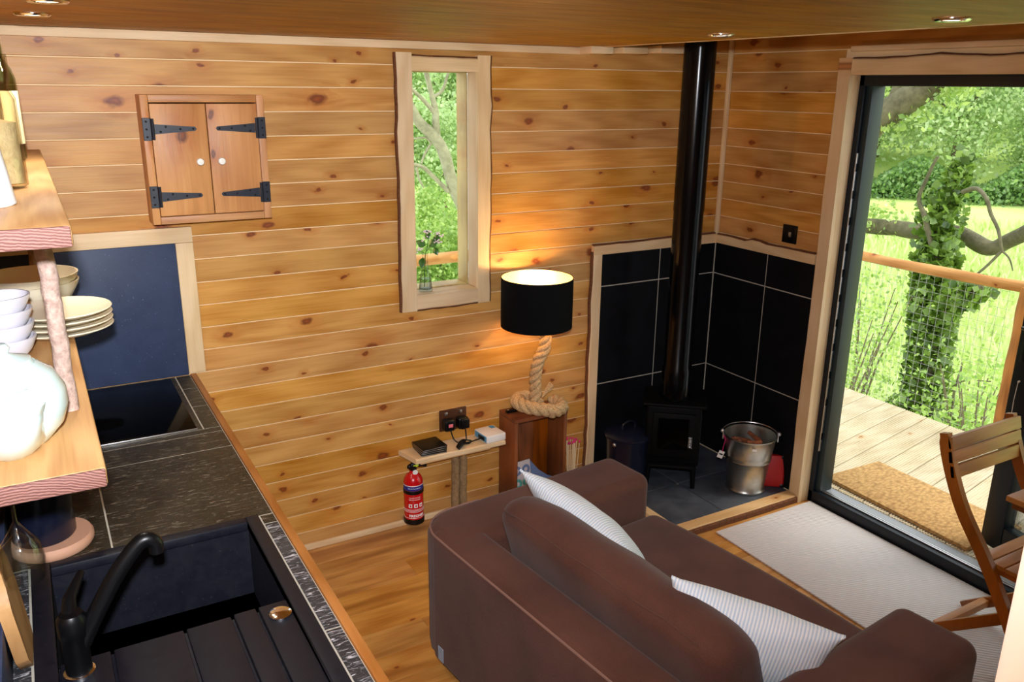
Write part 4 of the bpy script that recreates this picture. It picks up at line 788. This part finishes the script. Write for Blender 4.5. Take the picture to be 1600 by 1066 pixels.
# ------------------------------------------------------------------ sofa
SO = Vector((1.002, 2.409, 0)); SR = math.radians(6.0); TS = Matrix.Translation(SO) @ Matrix.Rotation(SR, 4, 'Z') @ Matrix.Diagonal((1, -1, 1, 1))
sofa = thing('sofa', 'brown two-seat fabric sofa seen from behind, facing the glazed door', 'sofa', tuple(TS @ Vector((.45, .75, 0))))
AH = .56
def rnd_corner(p, cx, cy, r):   # round the far back corner in plan
    return p
def bulge(p): return p
def corner_fn(p):
    r = .13
    if p.x < r and p.y < r:
        d = Vector((r - p.x, r - p.y)); m_ = max(d.x, d.y); l_ = d.length
        if l_ > 1e-6: k = m_ / l_ ; p = Vector((r - d.x * k, r - d.y * k, p.z))
    return p
MB().gbox(0, .915, 0, .245, .05, AH, .045, TS, corner_fn).build('arm', 'sofa', sofa, sharp=80)
MB().gbox(0, .93, 1.245, 1.49, .05, AH, .045, TS).build('arm', 'sofa', sofa, sharp=80)
MB().gbox(-.0015, .155, .11, 1.40, .051, AH - .003, .03, TS).build('back_frame', 'sofa', sofa, sharp=80)
MB().rbox(.12, .90, .22, 1.27, .06, .27, .02, 3, T=TS).build('seat_base', 'sofa', sofa)
def seatfn(p): return p + Vector((0, 0, .02 * max(0, 1 - ((p.y - .745) / .5) ** 2) * (1 if p.z > .35 else 0)))
MB().gbox(.13, .925, .252, 1.238, .275, .415, .05, TS, seatfn).build('seat_cushion', 'sofa', sofa, sharp=80)
def backfn(p):
    u = (p.y - .735) / .48; p = p.copy(); k = (p.z - .40) / .33
    mid_ = max(0, 1 - u * u); side = (p.x - .28) / .11
    p.x += -.085 * max(0, k) ** 1.2 + .045 + side * .022 * mid_ * (.4 + .6 * math.sin(PI * min(1, max(0, k)))) + .010 * wob(p.y, 5, 5)
    p.z += (-.012 * mid_ + .012 * wob(p.y, 3, 4)) * max(0, k) - .055 * max(0, side) ** 1.3 * max(0, k) - .030 * max(0, abs(u) - .6) / .4 * max(0, k)
    return p
bc = MB().gbox(.17, .39, .255, 1.215, .40, .725, .088, TS, backfn, .03).build('back_cushion', 'sofa', sofa, sharp=80)
ridge = [TS @ (backfn(Vector((.17 + .088 * (1 - .80), .32 + .83 * i / 40, .725 - .088 * (1 - .62)))) + Vector((-.001, 0, .001))) for i in range(41)]
MB().tube(ridge, .0022, 6).build('seam', 'sofa', bc)
pip = [TS @ Vector(p) for p in smooth_path([(.27, -.001, AH - .02), (.13, .001, AH - .019), (.055, .035, AH - .018), (.012, .10, AH - .016), (.001, .2, AH - .014), (-.001, .6, AH - .012), (-.001, 1.2, AH - .012), (.0, 1.44, AH - .014)], 6)]
MB().tube(pip, .004, 6).build('piping', 'piping', sofa)
MB().rbox(-.004, .0, .165, .19, .075, .13, .0005, 1, T=TS).rbox(-.004, .03, .158, .163, .075, .13, .0005, 1, T=TS).build('fabric_tag', 'tagblue', sofa)
for a, b in ((.15, .1), (.85, .1), (.1, 1.4), (.85, 1.4)): MB().lathe([(.02, .001), (.025, .055), (.001, .056)], tuple(TS @ Vector((a, b, 0))), 14).build('foot', 'black', sofa)
# two striped cushions: local x across, y up, z thickness
def pillow(mb, w, h, th, T):
    n = 26; vs = []; fs = []
    for side in (1, -1):
        for i in range(n + 1):
            for j in range(n + 1):
                x = -1 + 2 * i / n; y = -1 + 2 * j / n
                k = max(0, (1 - x ** 2)) ** .55 * max(0, (1 - y ** 2)) ** .55
                ex_ = 1 - .10 * (1 - abs(y) ** 2.2) * abs(x) ** 3 ; ey_ = 1 - .10 * (1 - abs(x) ** 2.2) * abs(y) ** 3
                wr = .006 * noise.noise(Vector((x * 2.2, y * 2.6, side * 3.)))
                vs.append(T @ Vector((x * ex_ * w / 2, y * ey_ * h / 2, side * (k * th / 2 + wr * k) + .004 * side)))
        o = (0 if side == 1 else (n + 1) ** 2)
        for i in range(n):
            for j in range(n): a = o + i * (n + 1) + j; fs.append((a, a + 1, a + n + 2, a + n + 1) if side == 1 else (a, a + n + 1, a + n + 2, a + 1))
    N = (n + 1) ** 2; rim = [i * (n + 1) for i in range(n + 1)] + [n * (n + 1) + j for j in range(1, n + 1)] + [i * (n + 1) + n for i in range(n - 1, -1, -1)] + [j for j in range(n - 1, 0, -1)]
    for k in range(len(rim)): a, b = rim[k], rim[(k + 1) % len(rim)]; fs.append((a, b, b + N, a + N))
    return mb.add(vs, fs)
def cushion(label, P, Q, h, lean):
    # P, Q = the far and near ends of the top edge; the body hangs forward and down from it
    P, Q = Vector(P), Vector(Q); x = (Q - P).normalized(); f = Vector((math.cos(SR), math.sin(SR), 0)); f = (f - x * f.dot(x)).normalized()
    up = x.cross(f); up = up if up.z > 0 else -up
    y = (up * math.cos(lean) - f * math.sin(lean)).normalized(); z = x.cross(y)
    base = (P + Q) / 2 - y * h; o = thing('cushion', label, 'cushion', base)
    w_ = Matrix((x, y, z)).transposed().to_4x4(); w_.translation = base; WM[o.name] = w_; o.matrix_world = w_
    c_ = MB(); pillow(c_, (Q - P).length * 1.02, h, .14, Matrix.Translation((0, h / 2, 0))); c_.build('cushion_cover', 'cushion', o, world=False, sharp=80)
cushion('white striped cushion leaning by the far arm of the brown sofa', (1.335, 2.245, .725), (1.475, 1.79, .585), .40, math.radians(42))
cushion('white striped cushion leaning by the near arm of the brown sofa', (1.345, 1.462, .745), (1.63, 1.135, .67), .30, math.radians(10))

# ------------------------------------------------------------------ rug, mat, chair, table, post
single(MB().rbox(2.565, 3.198, .55, 2.525, .0012, .0095, .003, 2), 'rug', 'rug', 'pale grey ribbed runner rug along the glazed door', 'rug', (2.88, 1.6, .001))
DZ = .058
single(MB().rbox(-.20, .20, -.395, .395, 0, .018, .004, 2, T=Matrix.Translation((3.560, 2.19, DZ + .0015)) @ Matrix.Rotation(math.radians(-2), 4, 'Z')), 'doormat', 'coir', 'brown coir doormat on the deck outside the threshold', 'doormat', (3.56, 2.19, DZ))
ch = thing('folding_chair', 'slatted wooden folding chair on the rug before the door', 'chair', (2.86, 1.33, .01))
def curve_leg(x, th=.024, w=.042):
    path = smooth_path([(1.58, .845), (1.545, .74), (1.475, .60), (1.37, .46), (1.26, .29), (1.10, .012)], 5); mb = MB(); vs = []; fs = []
    for i, p in enumerate(path):
        d_ = (path[min(i + 1, len(path) - 1)] - path[max(i - 1, 0)]) if False else Vector(path[min(i + 1, len(path) - 1)]) - Vector(path[max(i - 1, 0)])
        d_.normalize(); nn = Vector((-d_.y, d_.x)); ww = w * (.75 if i < 2 else 1)
        for sx__, sw in ((-1, -1), (1, -1), (1, 1), (-1, 1)): vs.append(Vector((x + sx__ * th / 2, p[0] + nn.x * sw * ww / 2, p[1] + nn.y * sw * ww / 2)))
    for i in range(len(path) - 1):
        for k in range(4): a = i * 4 + k; b = i * 4 + (k + 1) % 4; fs.append((a, b, b + 4, a + 4))
    n_ = (len(path) - 1) * 4; fs += [(3, 2, 1, 0), (n_, n_ + 1, n_ + 2, n_ + 3)]
    return mb.add(vs, fs)
def smooth_path2(pts, n): return smooth_path(pts, n)
_sp = smooth_path
def smooth_path(pts, n=8):
    if len(pts[0]) == 2: return [Vector((p.x, p.y)) for p in _sp([(a, b, 0) for a, b in pts], n)]
    return _sp(pts, n)
cxl, cxr = 2.665, 3.055
for x_ in (cxl, cxr): curve_leg(x_).build('front_leg', 'chair', ch, sharp=30)
for i, (yy, zz) in enumerate(((1.566, .815), (1.556, .765), (1.541, .715))):
    Tb_ = Matrix.Translation((0, yy, zz)) @ Matrix.Rotation(math.radians(-14), 4, 'X'); MB().rbox(cxl - .012, cxr + .012, -.024, -.006, -.023, .023, .003, T=Tb_).build('back_slat', 'chair_x', ch)
for x_ in (cxl + .03, cxr - .03):
    MB().rbox(-.011, .011, -.02, .02, 0, .74, .003, T=Matrix.Translation((x_, 1.60, .012)) @ Matrix.Rotation(math.atan2(.55, .44), 4, 'X')).build('rear_leg', 'chair', ch)
for i in range(7): MB().rbox(cxl + .016, cxr - .016, 1.36 - i * .05, 1.405 - i * .05, .432, .45, .003).build('seat_slat', 'chair_x', ch)
for x_ in (cxl + .052, cxr - .052): MB().rbox(x_ - .009, x_ + .009, 1.05, 1.41, .40, .4315, .003).build('seat_rail', 'chair', ch)
MB().tube([(cxl, 1.36, .425), (cxr, 1.36, .425)], .006, 8).build('pivot_rod', 'steel', ch)
MB().rbox(cxl + .042, cxr - .042, 1.50, 1.53, .07, .10, .003).build('stretcher', 'chair_x', ch)
tb = thing('folding_table', 'slatted wooden folding table, one corner showing at the right edge', 'table', (2.98, 1.0, .01))
for i in range(8): MB().rbox(2.648, 3.14, 1.265 - i * .075, 1.333 - i * .075, .70, .72, .003).build('table_slat', 'chair_x', tb)
for x_ in (2.69, 3.10): MB().rbox(x_ - .012, x_ + .012, .74, 1.325, .668, .6995, .003).build('rail', 'chair', tb)
for x_ in (2.715, 3.075):
    for s in (1, -1): MB().rbox(-.010, .010, -.018, .018, 0, .80, .003, T=Matrix.Translation((x_ + (s * .012), 1.03 + s * .24, .012)) @ Matrix.Rotation(s * math.atan2(.46, .645), 4, 'X')).build('table_leg', 'chair', tb)
MB().rbox(.617, .677, .233, .293, .0, 1.76, .005).build('trim_10', 'paint', None); struct(bpy.data.objects['trim_10'])

# ================================================================== outside
def at(px, py, axis, val):      # the point a line of sight meets at a given world x or y
    d = Vector((0, 0, 0)); q = ((px - 800) / FOC, -(py - 533) / FOC, 1)
    for i in range(3): d += Vector(ROT[i]) * q[i]
    return CAM + d * (val / d[axis])
deck = thing('deck', 'pale grooved timber deck outside the glazed door', 'deck', (3.95, 3, 0))
def deck_board(y0, w, x0, x1, sh):
    n = 9; prof = [(0, -.028), (w, -.028), (w, -.004), (w - .003, 0)]
    for i in range(n): a = w - .006 - (w - .012) * (i + .15) / n; b = (w - .012) / n; prof += [(a, 0), (a - b * .12, -.004), (a - b * .5, -.004), (a - b * .62, 0)]
    prof += [(.003, 0), (0, -.004)]
    MB().prism(prof, lambda a, b, q: Vector((q, y0 + a + (q - 3.3) * sh, DZ + b)), x0, x1).build('deck_board', 'deck', deck, smooth=False)
y = -.6
while y < 4.4:
    deck_board(y, .140, 3.335, 4.625, math.tan(math.radians(10.9))); y += .1465
for x_ in (3.45, 4.0, 4.5): MB().box(x_ - .03, x_ + .03, -.4, 4.6, DZ - .2, DZ - .0285).build('joist', 'weathered', deck)
for x_, y_ in ((4.5, 2.4), (4.5, 4.4), (3.5, 4.4), (4.5, .2)): MB().box(x_ - .05, x_ + .05, y_ - .05, y_ + .05, -1.9, DZ - .2).build('stilt', 'weathered', deck)
rail = thing('deck_rail', 'peeled log handrail and posts with square wire mesh round the deck', 'railing', (4.65, 3.4, DZ))
def log(p0, p1, r0, r1, mt, name, seed):
    p0, p1 = Vector(p0), Vector(p1); n = 26; side = (p1 - p0).normalized().orthogonal().normalized(); L_ = (p1 - p0).length
    pts = [p0.lerp(p1, i / n) + side * .012 * wob(i * L_ / n, seed, 2) + Vector((0, 0, .010 * wob(i * L_ / n, seed + 2, 2.5))) for i in range(n + 1)]
    return MB().tube(pts, [(r0 + (r1 - r0) * i / n) * (1 + .12 * wob(i * L_ / n, seed + 4, 6)) for i in range(n + 1)], 14).build(name, mt, rail)
log((4.65, 4.62, .93), (4.65, -.5, 1.03), .030, .034, 'log', 'handrail', 41)
log((4.65, 4.5, .99), (.6, 4.33, 1.03), .034, .034, 'log_x', 'handrail', 43)
log((4.68, 2.44, -.3), (4.66, 2.425, .97), .068, .060, 'log_z', 'post', 44); log((4.66, 4.56, -.5), (4.66, 4.56, 1.0), .055, .05, 'log_z', 'post', 45); log((1.0, 4.36, -.5), (1.0, 4.36, 1.0), .055, .05, 'log_z', 'post', 46); log((4.68, .4, -.3), (4.68, .4, .98), .065, .06, 'log_z', 'post', 47)
y = 2.53
while y < 4.5: MB().tube([(4.635, y, DZ + .01), (4.635, y, .945)], .0010, 4).build('wire', 'wire', rail, smooth=False); y += .05
z = DZ + .02
while z < .94: MB().tube([(4.633, 2.5, z), (4.633, 4.52, z)], .0010, 4).build('wire', 'wire', rail, smooth=False); z += .05

# ground: bank by the cabin, flat field, wooded hill beyond
def gz(x, y):
    d = math.hypot(x, y - 1); a = max(0, min(1, (d - 6) / 8)); b = max(0, d - 41)
    return -1.05 - 1.5 * a * a * (3 - 2 * a) + (b * .16 if b < 30 else 4.8 + (b - 30) * .34) + .04 * noise.noise(Vector((x * .5, y * .5, 0)))
rr = [1.5, 3, 4.5] + [6 + i for i in range(10)] + [17 + 2.5 * i for i in range(40)]; na = 90
vs = []; fs = []
for r in rr:
    for k in range(na + 1): a = math.radians(-20 + 150 * k / na); x, y = r * math.sin(a) + 3, r * math.cos(a) + 2.5; vs.append((x, y, gz(x, y)))
for i in range(len(rr) - 1):
    for k in range(na): a = i * (na + 1) + k; fs.append((a, a + 1, a + na + 2, a + na + 1))
struct(MB().add(vs, fs).build('ground', 'field', sharp=180))
def quads_mesh(name, P, mat):    # P: (n,4,3) array of leaf quads
    n = len(P); me = bpy.data.meshes.new(name); me.vertices.add(n * 4); me.vertices.foreach_set('co', P.reshape(-1).astype(np.float32)); me.loops.add(n * 4); me.loops.foreach_set('vertex_index', np.arange(n * 4, dtype=np.int32)); me.polygons.add(n); me.polygons.foreach_set('loop_start', np.arange(0, n * 4, 4, dtype=np.int32)); me.polygons.foreach_set('loop_total', np.full(n, 4, dtype=np.int32)); me.update(calc_edges=True); me.validate(); me.materials.append(M[mat]); return me
def leaf_quads(C, size, up=0., asp=.75):
    n = len(C); a = rng.normal(size=(n, 3)); a[:, 2] += 0; a /= np.linalg.norm(a, axis=1, keepdims=True); nn = rng.normal(size=(n, 3)); nn[:, 2] += up; b = np.cross(a, nn); b /= np.linalg.norm(b, axis=1, keepdims=True)
    s = (size * rng.uniform(.6, 1.3, n))[:, None]; return np.stack([C - a * s * .5, C + b * s * asp * .5, C + a * s * .5, C - b * s * asp * .5], 1)
def lobj(name, me, parent=None, kind='stuff', world=True):
    o = bpy.data.objects.new(name, me); COL.objects.link(o); o.parent = parent
    if parent and world: o.matrix_parent_inverse = WM[parent.name].inverted()
    if kind: o['kind'] = kind
    return o
def crown(n_cl, n_lf, rx, rz, size, cz, hollow=.55):
    d = rng.normal(size=(n_cl, 3)); d /= np.linalg.norm(d, axis=1, keepdims=True); c = d * rng.uniform(hollow, 1, (n_cl, 1)) * np.array([rx, rx, rz]) + np.array([0, 0, cz])
    c = np.repeat(c, n_lf, 0) + rng.normal(size=(n_cl * n_lf, 3)) * rx * .16; return leaf_quads(c, size, .6)
# far wood: prototypes shared by all the trees
protos = []
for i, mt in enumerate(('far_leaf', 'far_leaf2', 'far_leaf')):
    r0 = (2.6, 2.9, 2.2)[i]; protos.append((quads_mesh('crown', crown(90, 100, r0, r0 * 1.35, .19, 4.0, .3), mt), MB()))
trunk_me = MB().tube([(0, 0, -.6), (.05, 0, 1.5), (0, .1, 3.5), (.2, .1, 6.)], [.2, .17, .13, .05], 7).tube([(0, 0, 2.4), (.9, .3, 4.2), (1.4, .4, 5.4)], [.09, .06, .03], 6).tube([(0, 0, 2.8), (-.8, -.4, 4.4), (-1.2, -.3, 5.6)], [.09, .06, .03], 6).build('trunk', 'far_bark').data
bpy.data.objects.remove(bpy.data.objects['trunk'])
k = 0
places = []
for row, (dist, step) in enumerate(((43, 3.6), (49, 4.2), (56, 4.8), (64, 5.2))):
    for az in np.arange(14 if row < 3 else 14, 68, math.degrees(step / dist)):
        if 36 < az < 43: continue
        places.append((dist + rng.uniform(-1.5, 1.5), az + rng.uniform(-.8, .8), row))
rowname = ('in front row of far wood', 'in second row of far wood', 'in third row of far wood', 'in top row of far wood'); cnt_ = {}; ORD = ('first', 'second', 'third', 'fourth', 'fifth', 'sixth', 'seventh', 'eighth', 'ninth', 'tenth')
for dist, az, row in places:
    x, y = dist * math.sin(math.radians(az)), dist * math.cos(math.radians(az)); pi_ = int(rng.integers(0, 3))
    s = rng.uniform(.8, 1.15) * (1.0 + .08 * row); kd = ('broad yellow-green tree', 'rounded blue-green tree', 'narrow yellow-green tree')[pi_]
    side = 'window' if az < 36 else 'doorway'; cnt_[(side, row)] = cnt_.get((side, row), 0) + 1
    o = thing('broadleaf_tree', '%s, %s from left %s, %s side' % (kd, ORD[cnt_[(side, row)] - 1], rowname[row], side), 'tree', (x, y, gz(x, y) - .3), rng.uniform(0, 6.2), group='trees ' + rowname[row]); o.scale = (s, s, s * rng.uniform(.9, 1.15))
    lobj('crown', protos[pi_][0], o, 'stuff', False); lobj('trunk', trunk_me, o, None, False)
# hedge at the foot of the wood
C = []
for dist in (41.0, 41.8):
    az = np.radians(rng.uniform(14, 68, 26000)); d_ = dist + rng.normal(0, .5, 26000); C.append(np.stack([d_ * np.sin(az), d_ * np.cos(az), -2.6 + rng.uniform(0, 1.7, 26000) * (.75 + .35 * np.sin(az * 60))], 1))
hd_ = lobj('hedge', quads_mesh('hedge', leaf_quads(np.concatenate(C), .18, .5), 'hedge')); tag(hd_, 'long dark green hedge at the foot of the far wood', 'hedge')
# the ivy-clad tree beyond the rail
TX = 7.0
iv = thing('ivy_tree', 'leaning tree trunk clad in dark ivy just beyond the deck rail', 'tree', at(1440, 660, 0, TX))
def limb(pts, r0, r1, par, name='limb', mt='tree_bark', seg=10, n=7, jit=.02):
    p = smooth_path([tuple(q) for q in pts], n); N = len(p); rs = [r0 + (r1 - r0) * i / (N - 1) for i in range(N)]
    p = [q + Vector((noise.noise(q * 3), noise.noise(q * 3 + Vector((9, 0, 0))), noise.noise(q * 3 + Vector((0, 9, 0))))) * jit for q in p]
    return MB().tube(p, [r * (1 + .15 * noise.noise(q * 4)) for r, q in zip(rs, p)], seg).build(name, mt, par), p
A = lambda px, py, dx=0.: at(px, py, 0, TX + dx)
_, tp1 = limb([A(1432, 760), A(1440, 650), A(1452, 540), A(1462, 460), A(1463, 400, .1)], .13, .07, iv, 'trunk')
_, tp2 = limb([A(1463, 405, .1), A(1468, 350, .2), A(1485, 300, .3), A(1508, 250, .4)], .032, .012, iv, 'trunk')
limb([A(1458, 395), A(1448, 345), A(1436, 310), A(1447, 280), A(1464, 246)], .026, .013, iv, 'limb')
_, tp3 = limb([A(1455, 500), A(1490, 470, -.2), A(1530, 450, -.35)], .08, .03, iv, 'limb')
limb([A(1505, 300, .2), A(1528, 296, .1), A(1544, 312), A(1548, 335), A(1560, 360), A(1565, 392)], .022, .012, iv, 'limb')
limb([A(1565, 392), A(1530, 425, -.1), A(1480, 465, -.2)], .014, .007, iv, 'limb', seg=6)
limb([A(1565, 392), A(1576, 405), A(1582, 424)], .010, .005, iv, 'limb', seg=6)
def ivy_on(path, radius, n, size, seed=0):
    P = np.array([tuple(q) for q in path]); i = rng.integers(0, len(P) - 1, n); f = rng.uniform(0, 1, (n, 1)); c = P[i] * (1 - f) + P[i + 1] * f
    d = rng.normal(size=(n, 3)); d /= np.linalg.norm(d, axis=1, keepdims=True); return c + d * radius * rng.uniform(.7, 1.25, (n, 1))
C = np.concatenate([ivy_on(tp1, .18, 4000, .1), ivy_on(tp2, .10, 480, .1), ivy_on(tp2[3:14], .20, 260, .1), ivy_on(tp3, .12, 520, .1), ivy_on(tp1[:9], .32, 1100, .1)])
lobj('ivy', quads_mesh('ivy', leaf_quads(C, .085, .3, .95), 'ivy'), iv)
oak = thing('oak_limb', 'thick lichen-grey oak branch sweeping level behind the ivy-clad trunk', 'branch', at(1320, 352, 0, TX + .5))
B = lambda px, py, dx=0.: at(px, py, 0, TX + .5 + dx)
limb([B(1230, 350, .3), B(1335, 352), B(1400, 356), B(1455, 364), B(1500, 368), B(1545, 388), B(1580, 376), B(1640, 345, -.2)], .082, .066, oak, 'limb')
C = ivy_on(smooth_path([B(1300, 340), B(1345, 338), B(1400, 344)], 6), .16, 420, .1); lobj('leaves', quads_mesh('leaves', leaf_quads(C, .055, .3), 'oak'), oak)
oak2 = thing('oak_limb', 'heavy mossy oak bough crossing the top left of the doorway view', 'branch', at(1340, 215, 0, TX - .8))
D_ = lambda px, py, dx=0.: at(px, py, 0, TX - .8 + dx)
limb([D_(1280, 260), D_(1345, 208), D_(1395, 172), D_(1440, 142), D_(1500, 95), D_(1560, 60)], .13, .09, oak2, 'limb')
limb([D_(1395, 170), D_(1410, 130), D_(1420, 80)], .07, .05, oak2, 'limb'); limb([D_(1440, 150), D_(1455, 150), D_(1478, 166)], .025, .01, oak2, 'limb', seg=6)
pts_ = [D_(*q) for q in ((1370, 130), (1372, 150), (1432, 178), (1425, 172), (1395, 188), (1388, 195), (1478, 138), (1490, 148), (1482, 155), (1500, 135), (1520, 128), (1470, 130), (1340, 130))]
C = np.concatenate([np.array(tuple(p)) + rng.normal(size=(34, 3)) * .06 for p in pts_]); lobj('leaves', quads_mesh('leaves', leaf_quads(C, .06, .3, .6), 'oak'), oak2)
# bank plants below the deck edge
def shrub(label, px, py, X, r, n, size, mt='weed', axis=0, grp=None, h=.8):
    p = at(px, py, axis, X); o = thing('bank_shrub', label, 'shrub', (p.x, p.y, gz(p.x, p.y)), group=grp); zt = p.z + r - gz(p.x, p.y)
    st = MB()
    for i in range(7): a = i * .9; st.tube([(0, 0, -.05), (r * .3 * math.cos(a), r * .3 * math.sin(a), zt * .5), (r * .7 * math.cos(a), r * .7 * math.sin(a), zt * .92)], [.012, .009, .004], 5)
    st.build('stems', 'far_bark', o, world=False)
    c = rng.normal(size=(n, 3)) * np.array([r * .5, r * .5, zt * .28]) + np.array([0, 0, zt * .55]); c[:, 2] = np.clip(c[:, 2], .02, zt)
    lobj('leaves', quads_mesh('leaves', leaf_quads(c, size, .5, .6), mt), o, 'stuff', False)
shrub('tall straggly weeds beyond the mesh, left of the ivy trunk', 1350, 520, 6.4, .5, 1300, .042)
shrub('leafy bush at the foot of the mesh by the door jamb', 1320, 560, 5.6, .4, 1000, .042)
shrub('low leafy weeds right of the ivy trunk, below the mesh', 1512, 630, 6.0, .34, 900, .048)
shrub('low bush beside the right-hand rail post below the deck', 1540, 650, 5.5, .3, 800, .05)
dead = thing('dead_branch', 'bare forked twig rising from weeds right of the ivy trunk', 'branch', at(1500, 690, 0, 5.9))
E_ = lambda px, py: at(px, py, 0, 5.9)
limb([E_(1470, 730), E_(1478, 690), E_(1488, 640), E_(1492, 610), E_(1505, 570)], .016, .007, dead, 'twig', seg=6, jit=.006); limb([E_(1488, 603), E_(1510, 595), E_(1548, 597)], .009, .005, dead, 'twig', seg=6, jit=.006)
# grass tufts near the cabin
n = 42000; az = np.radians(rng.uniform(10, 70, n)); d_ = 4.6 + 26 * rng.uniform(0, 1, n) ** 1.6; X = d_ * np.sin(az) + 2; Y = d_ * np.cos(az) + 1.5
keep = ~((X < 4.9) & (Y < 4.9)); X, Y, d_ = X[keep], Y[keep], d_[keep]
Z = np.array([gz(a, b) for a, b in zip(X, Y)]); n = len(X); hgt = rng.uniform(.16, .34, n) * (1 + d_ * .015); w = .012 + d_ * .0022; th = rng.uniform(0, 2 * PI, n); lean = rng.normal(0, .08, (n, 2))
B0 = np.stack([X, Y, Z - .02], 1); sd = np.stack([np.cos(th) * w, np.sin(th) * w, 0 * w], 1); tp_ = B0 + np.stack([lean[:, 0], lean[:, 1], hgt], 1)
gr = lobj('grass', quads_mesh('grass', np.stack([B0 - sd, B0 + sd, tp_ + sd * .3, tp_ - sd * .3], 1), 'grass')); tag(gr, 'long bright green grass of the field beyond the deck', 'grass')
# lichen-covered tree outside the window, with greenery behind
WY = 6.2; G = lambda px, py, dy=0.: at(px, py, 1, WY + dy)
lt = thing('lichen_tree', 'pale lichen-covered crooked tree seen through the window', 'tree', G(760, 420))
M['lichen'] = bark_mat('lichen_bark', srgb(84, 80, 56), srgb(176, 172, 140), 16, 1)
limb([G(800, 480), G(735, 345), G(708, 290), G(693, 238), G(680, 215), G(658, 195), G(645, 175), G(625, 140)], .058, .034, lt, 'trunk', 'lichen')
limb([G(685, 222), G(682, 190), G(680, 170), G(672, 140), G(665, 112)], .028, .02, lt, 'limb', 'lichen'); limb([G(681, 178), G(660, 155), G(640, 138)], .02, .013, lt, 'limb', 'lichen'); limb([G(677, 150), G(690, 140), G(697, 120), G(702, 105)], .017, .008, lt, 'limb', 'lichen')
limb([G(700, 300), G(680, 280), G(662, 262), G(645, 256), G(630, 258)], .020, .012, lt, 'limb', 'lichen'); limb([G(676, 222), G(664, 240), G(658, 255)], .011, .008, lt, 'limb', 'lichen'); limb([G(650, 260), G(655, 280), G(662, 295)], .012, .006, lt, 'limb', 'lichen'); limb([G(640, 220), G(665, 216), G(672, 222)], .008, .008, lt, 'limb', 'lichen')
def side_tree(label, px, py, Y_, r, n_cl, n_lf, size, mt, tr_=.0):
    p = at(px, py, 1, Y_); g0 = gz(p.x, p.y); o = thing('leafy_tree', label, 'tree', (p.x, p.y, g0)); hh = p.z - g0
    MB().tube([(0, 0, -.2), (.1, 0, hh * .5), (0, .1, hh)], [.12, .09, .04], 7).tube([(0, 0, hh * .3), (.4 * r, .1, hh * .9)], [.05, .02], 6).build('trunk', 'far_bark', o, world=False)
    lobj('crown', quads_mesh('crown', crown(n_cl, n_lf, r, r, size, hh, .3), mt), o, 'stuff', False)
side_tree('bright green bush low in the window view behind the log rail', 690, 412, 9.5, .9, 60, 170, .06, 'oak')
side_tree('bright green foliage at the left side of the window view', 644, 345, 11.5, .6, 40, 130, .065, 'oak')
side_tree('green bush filling the lower right of the window view', 735, 410, 10.5, .8, 46, 150, .06, 'weed')
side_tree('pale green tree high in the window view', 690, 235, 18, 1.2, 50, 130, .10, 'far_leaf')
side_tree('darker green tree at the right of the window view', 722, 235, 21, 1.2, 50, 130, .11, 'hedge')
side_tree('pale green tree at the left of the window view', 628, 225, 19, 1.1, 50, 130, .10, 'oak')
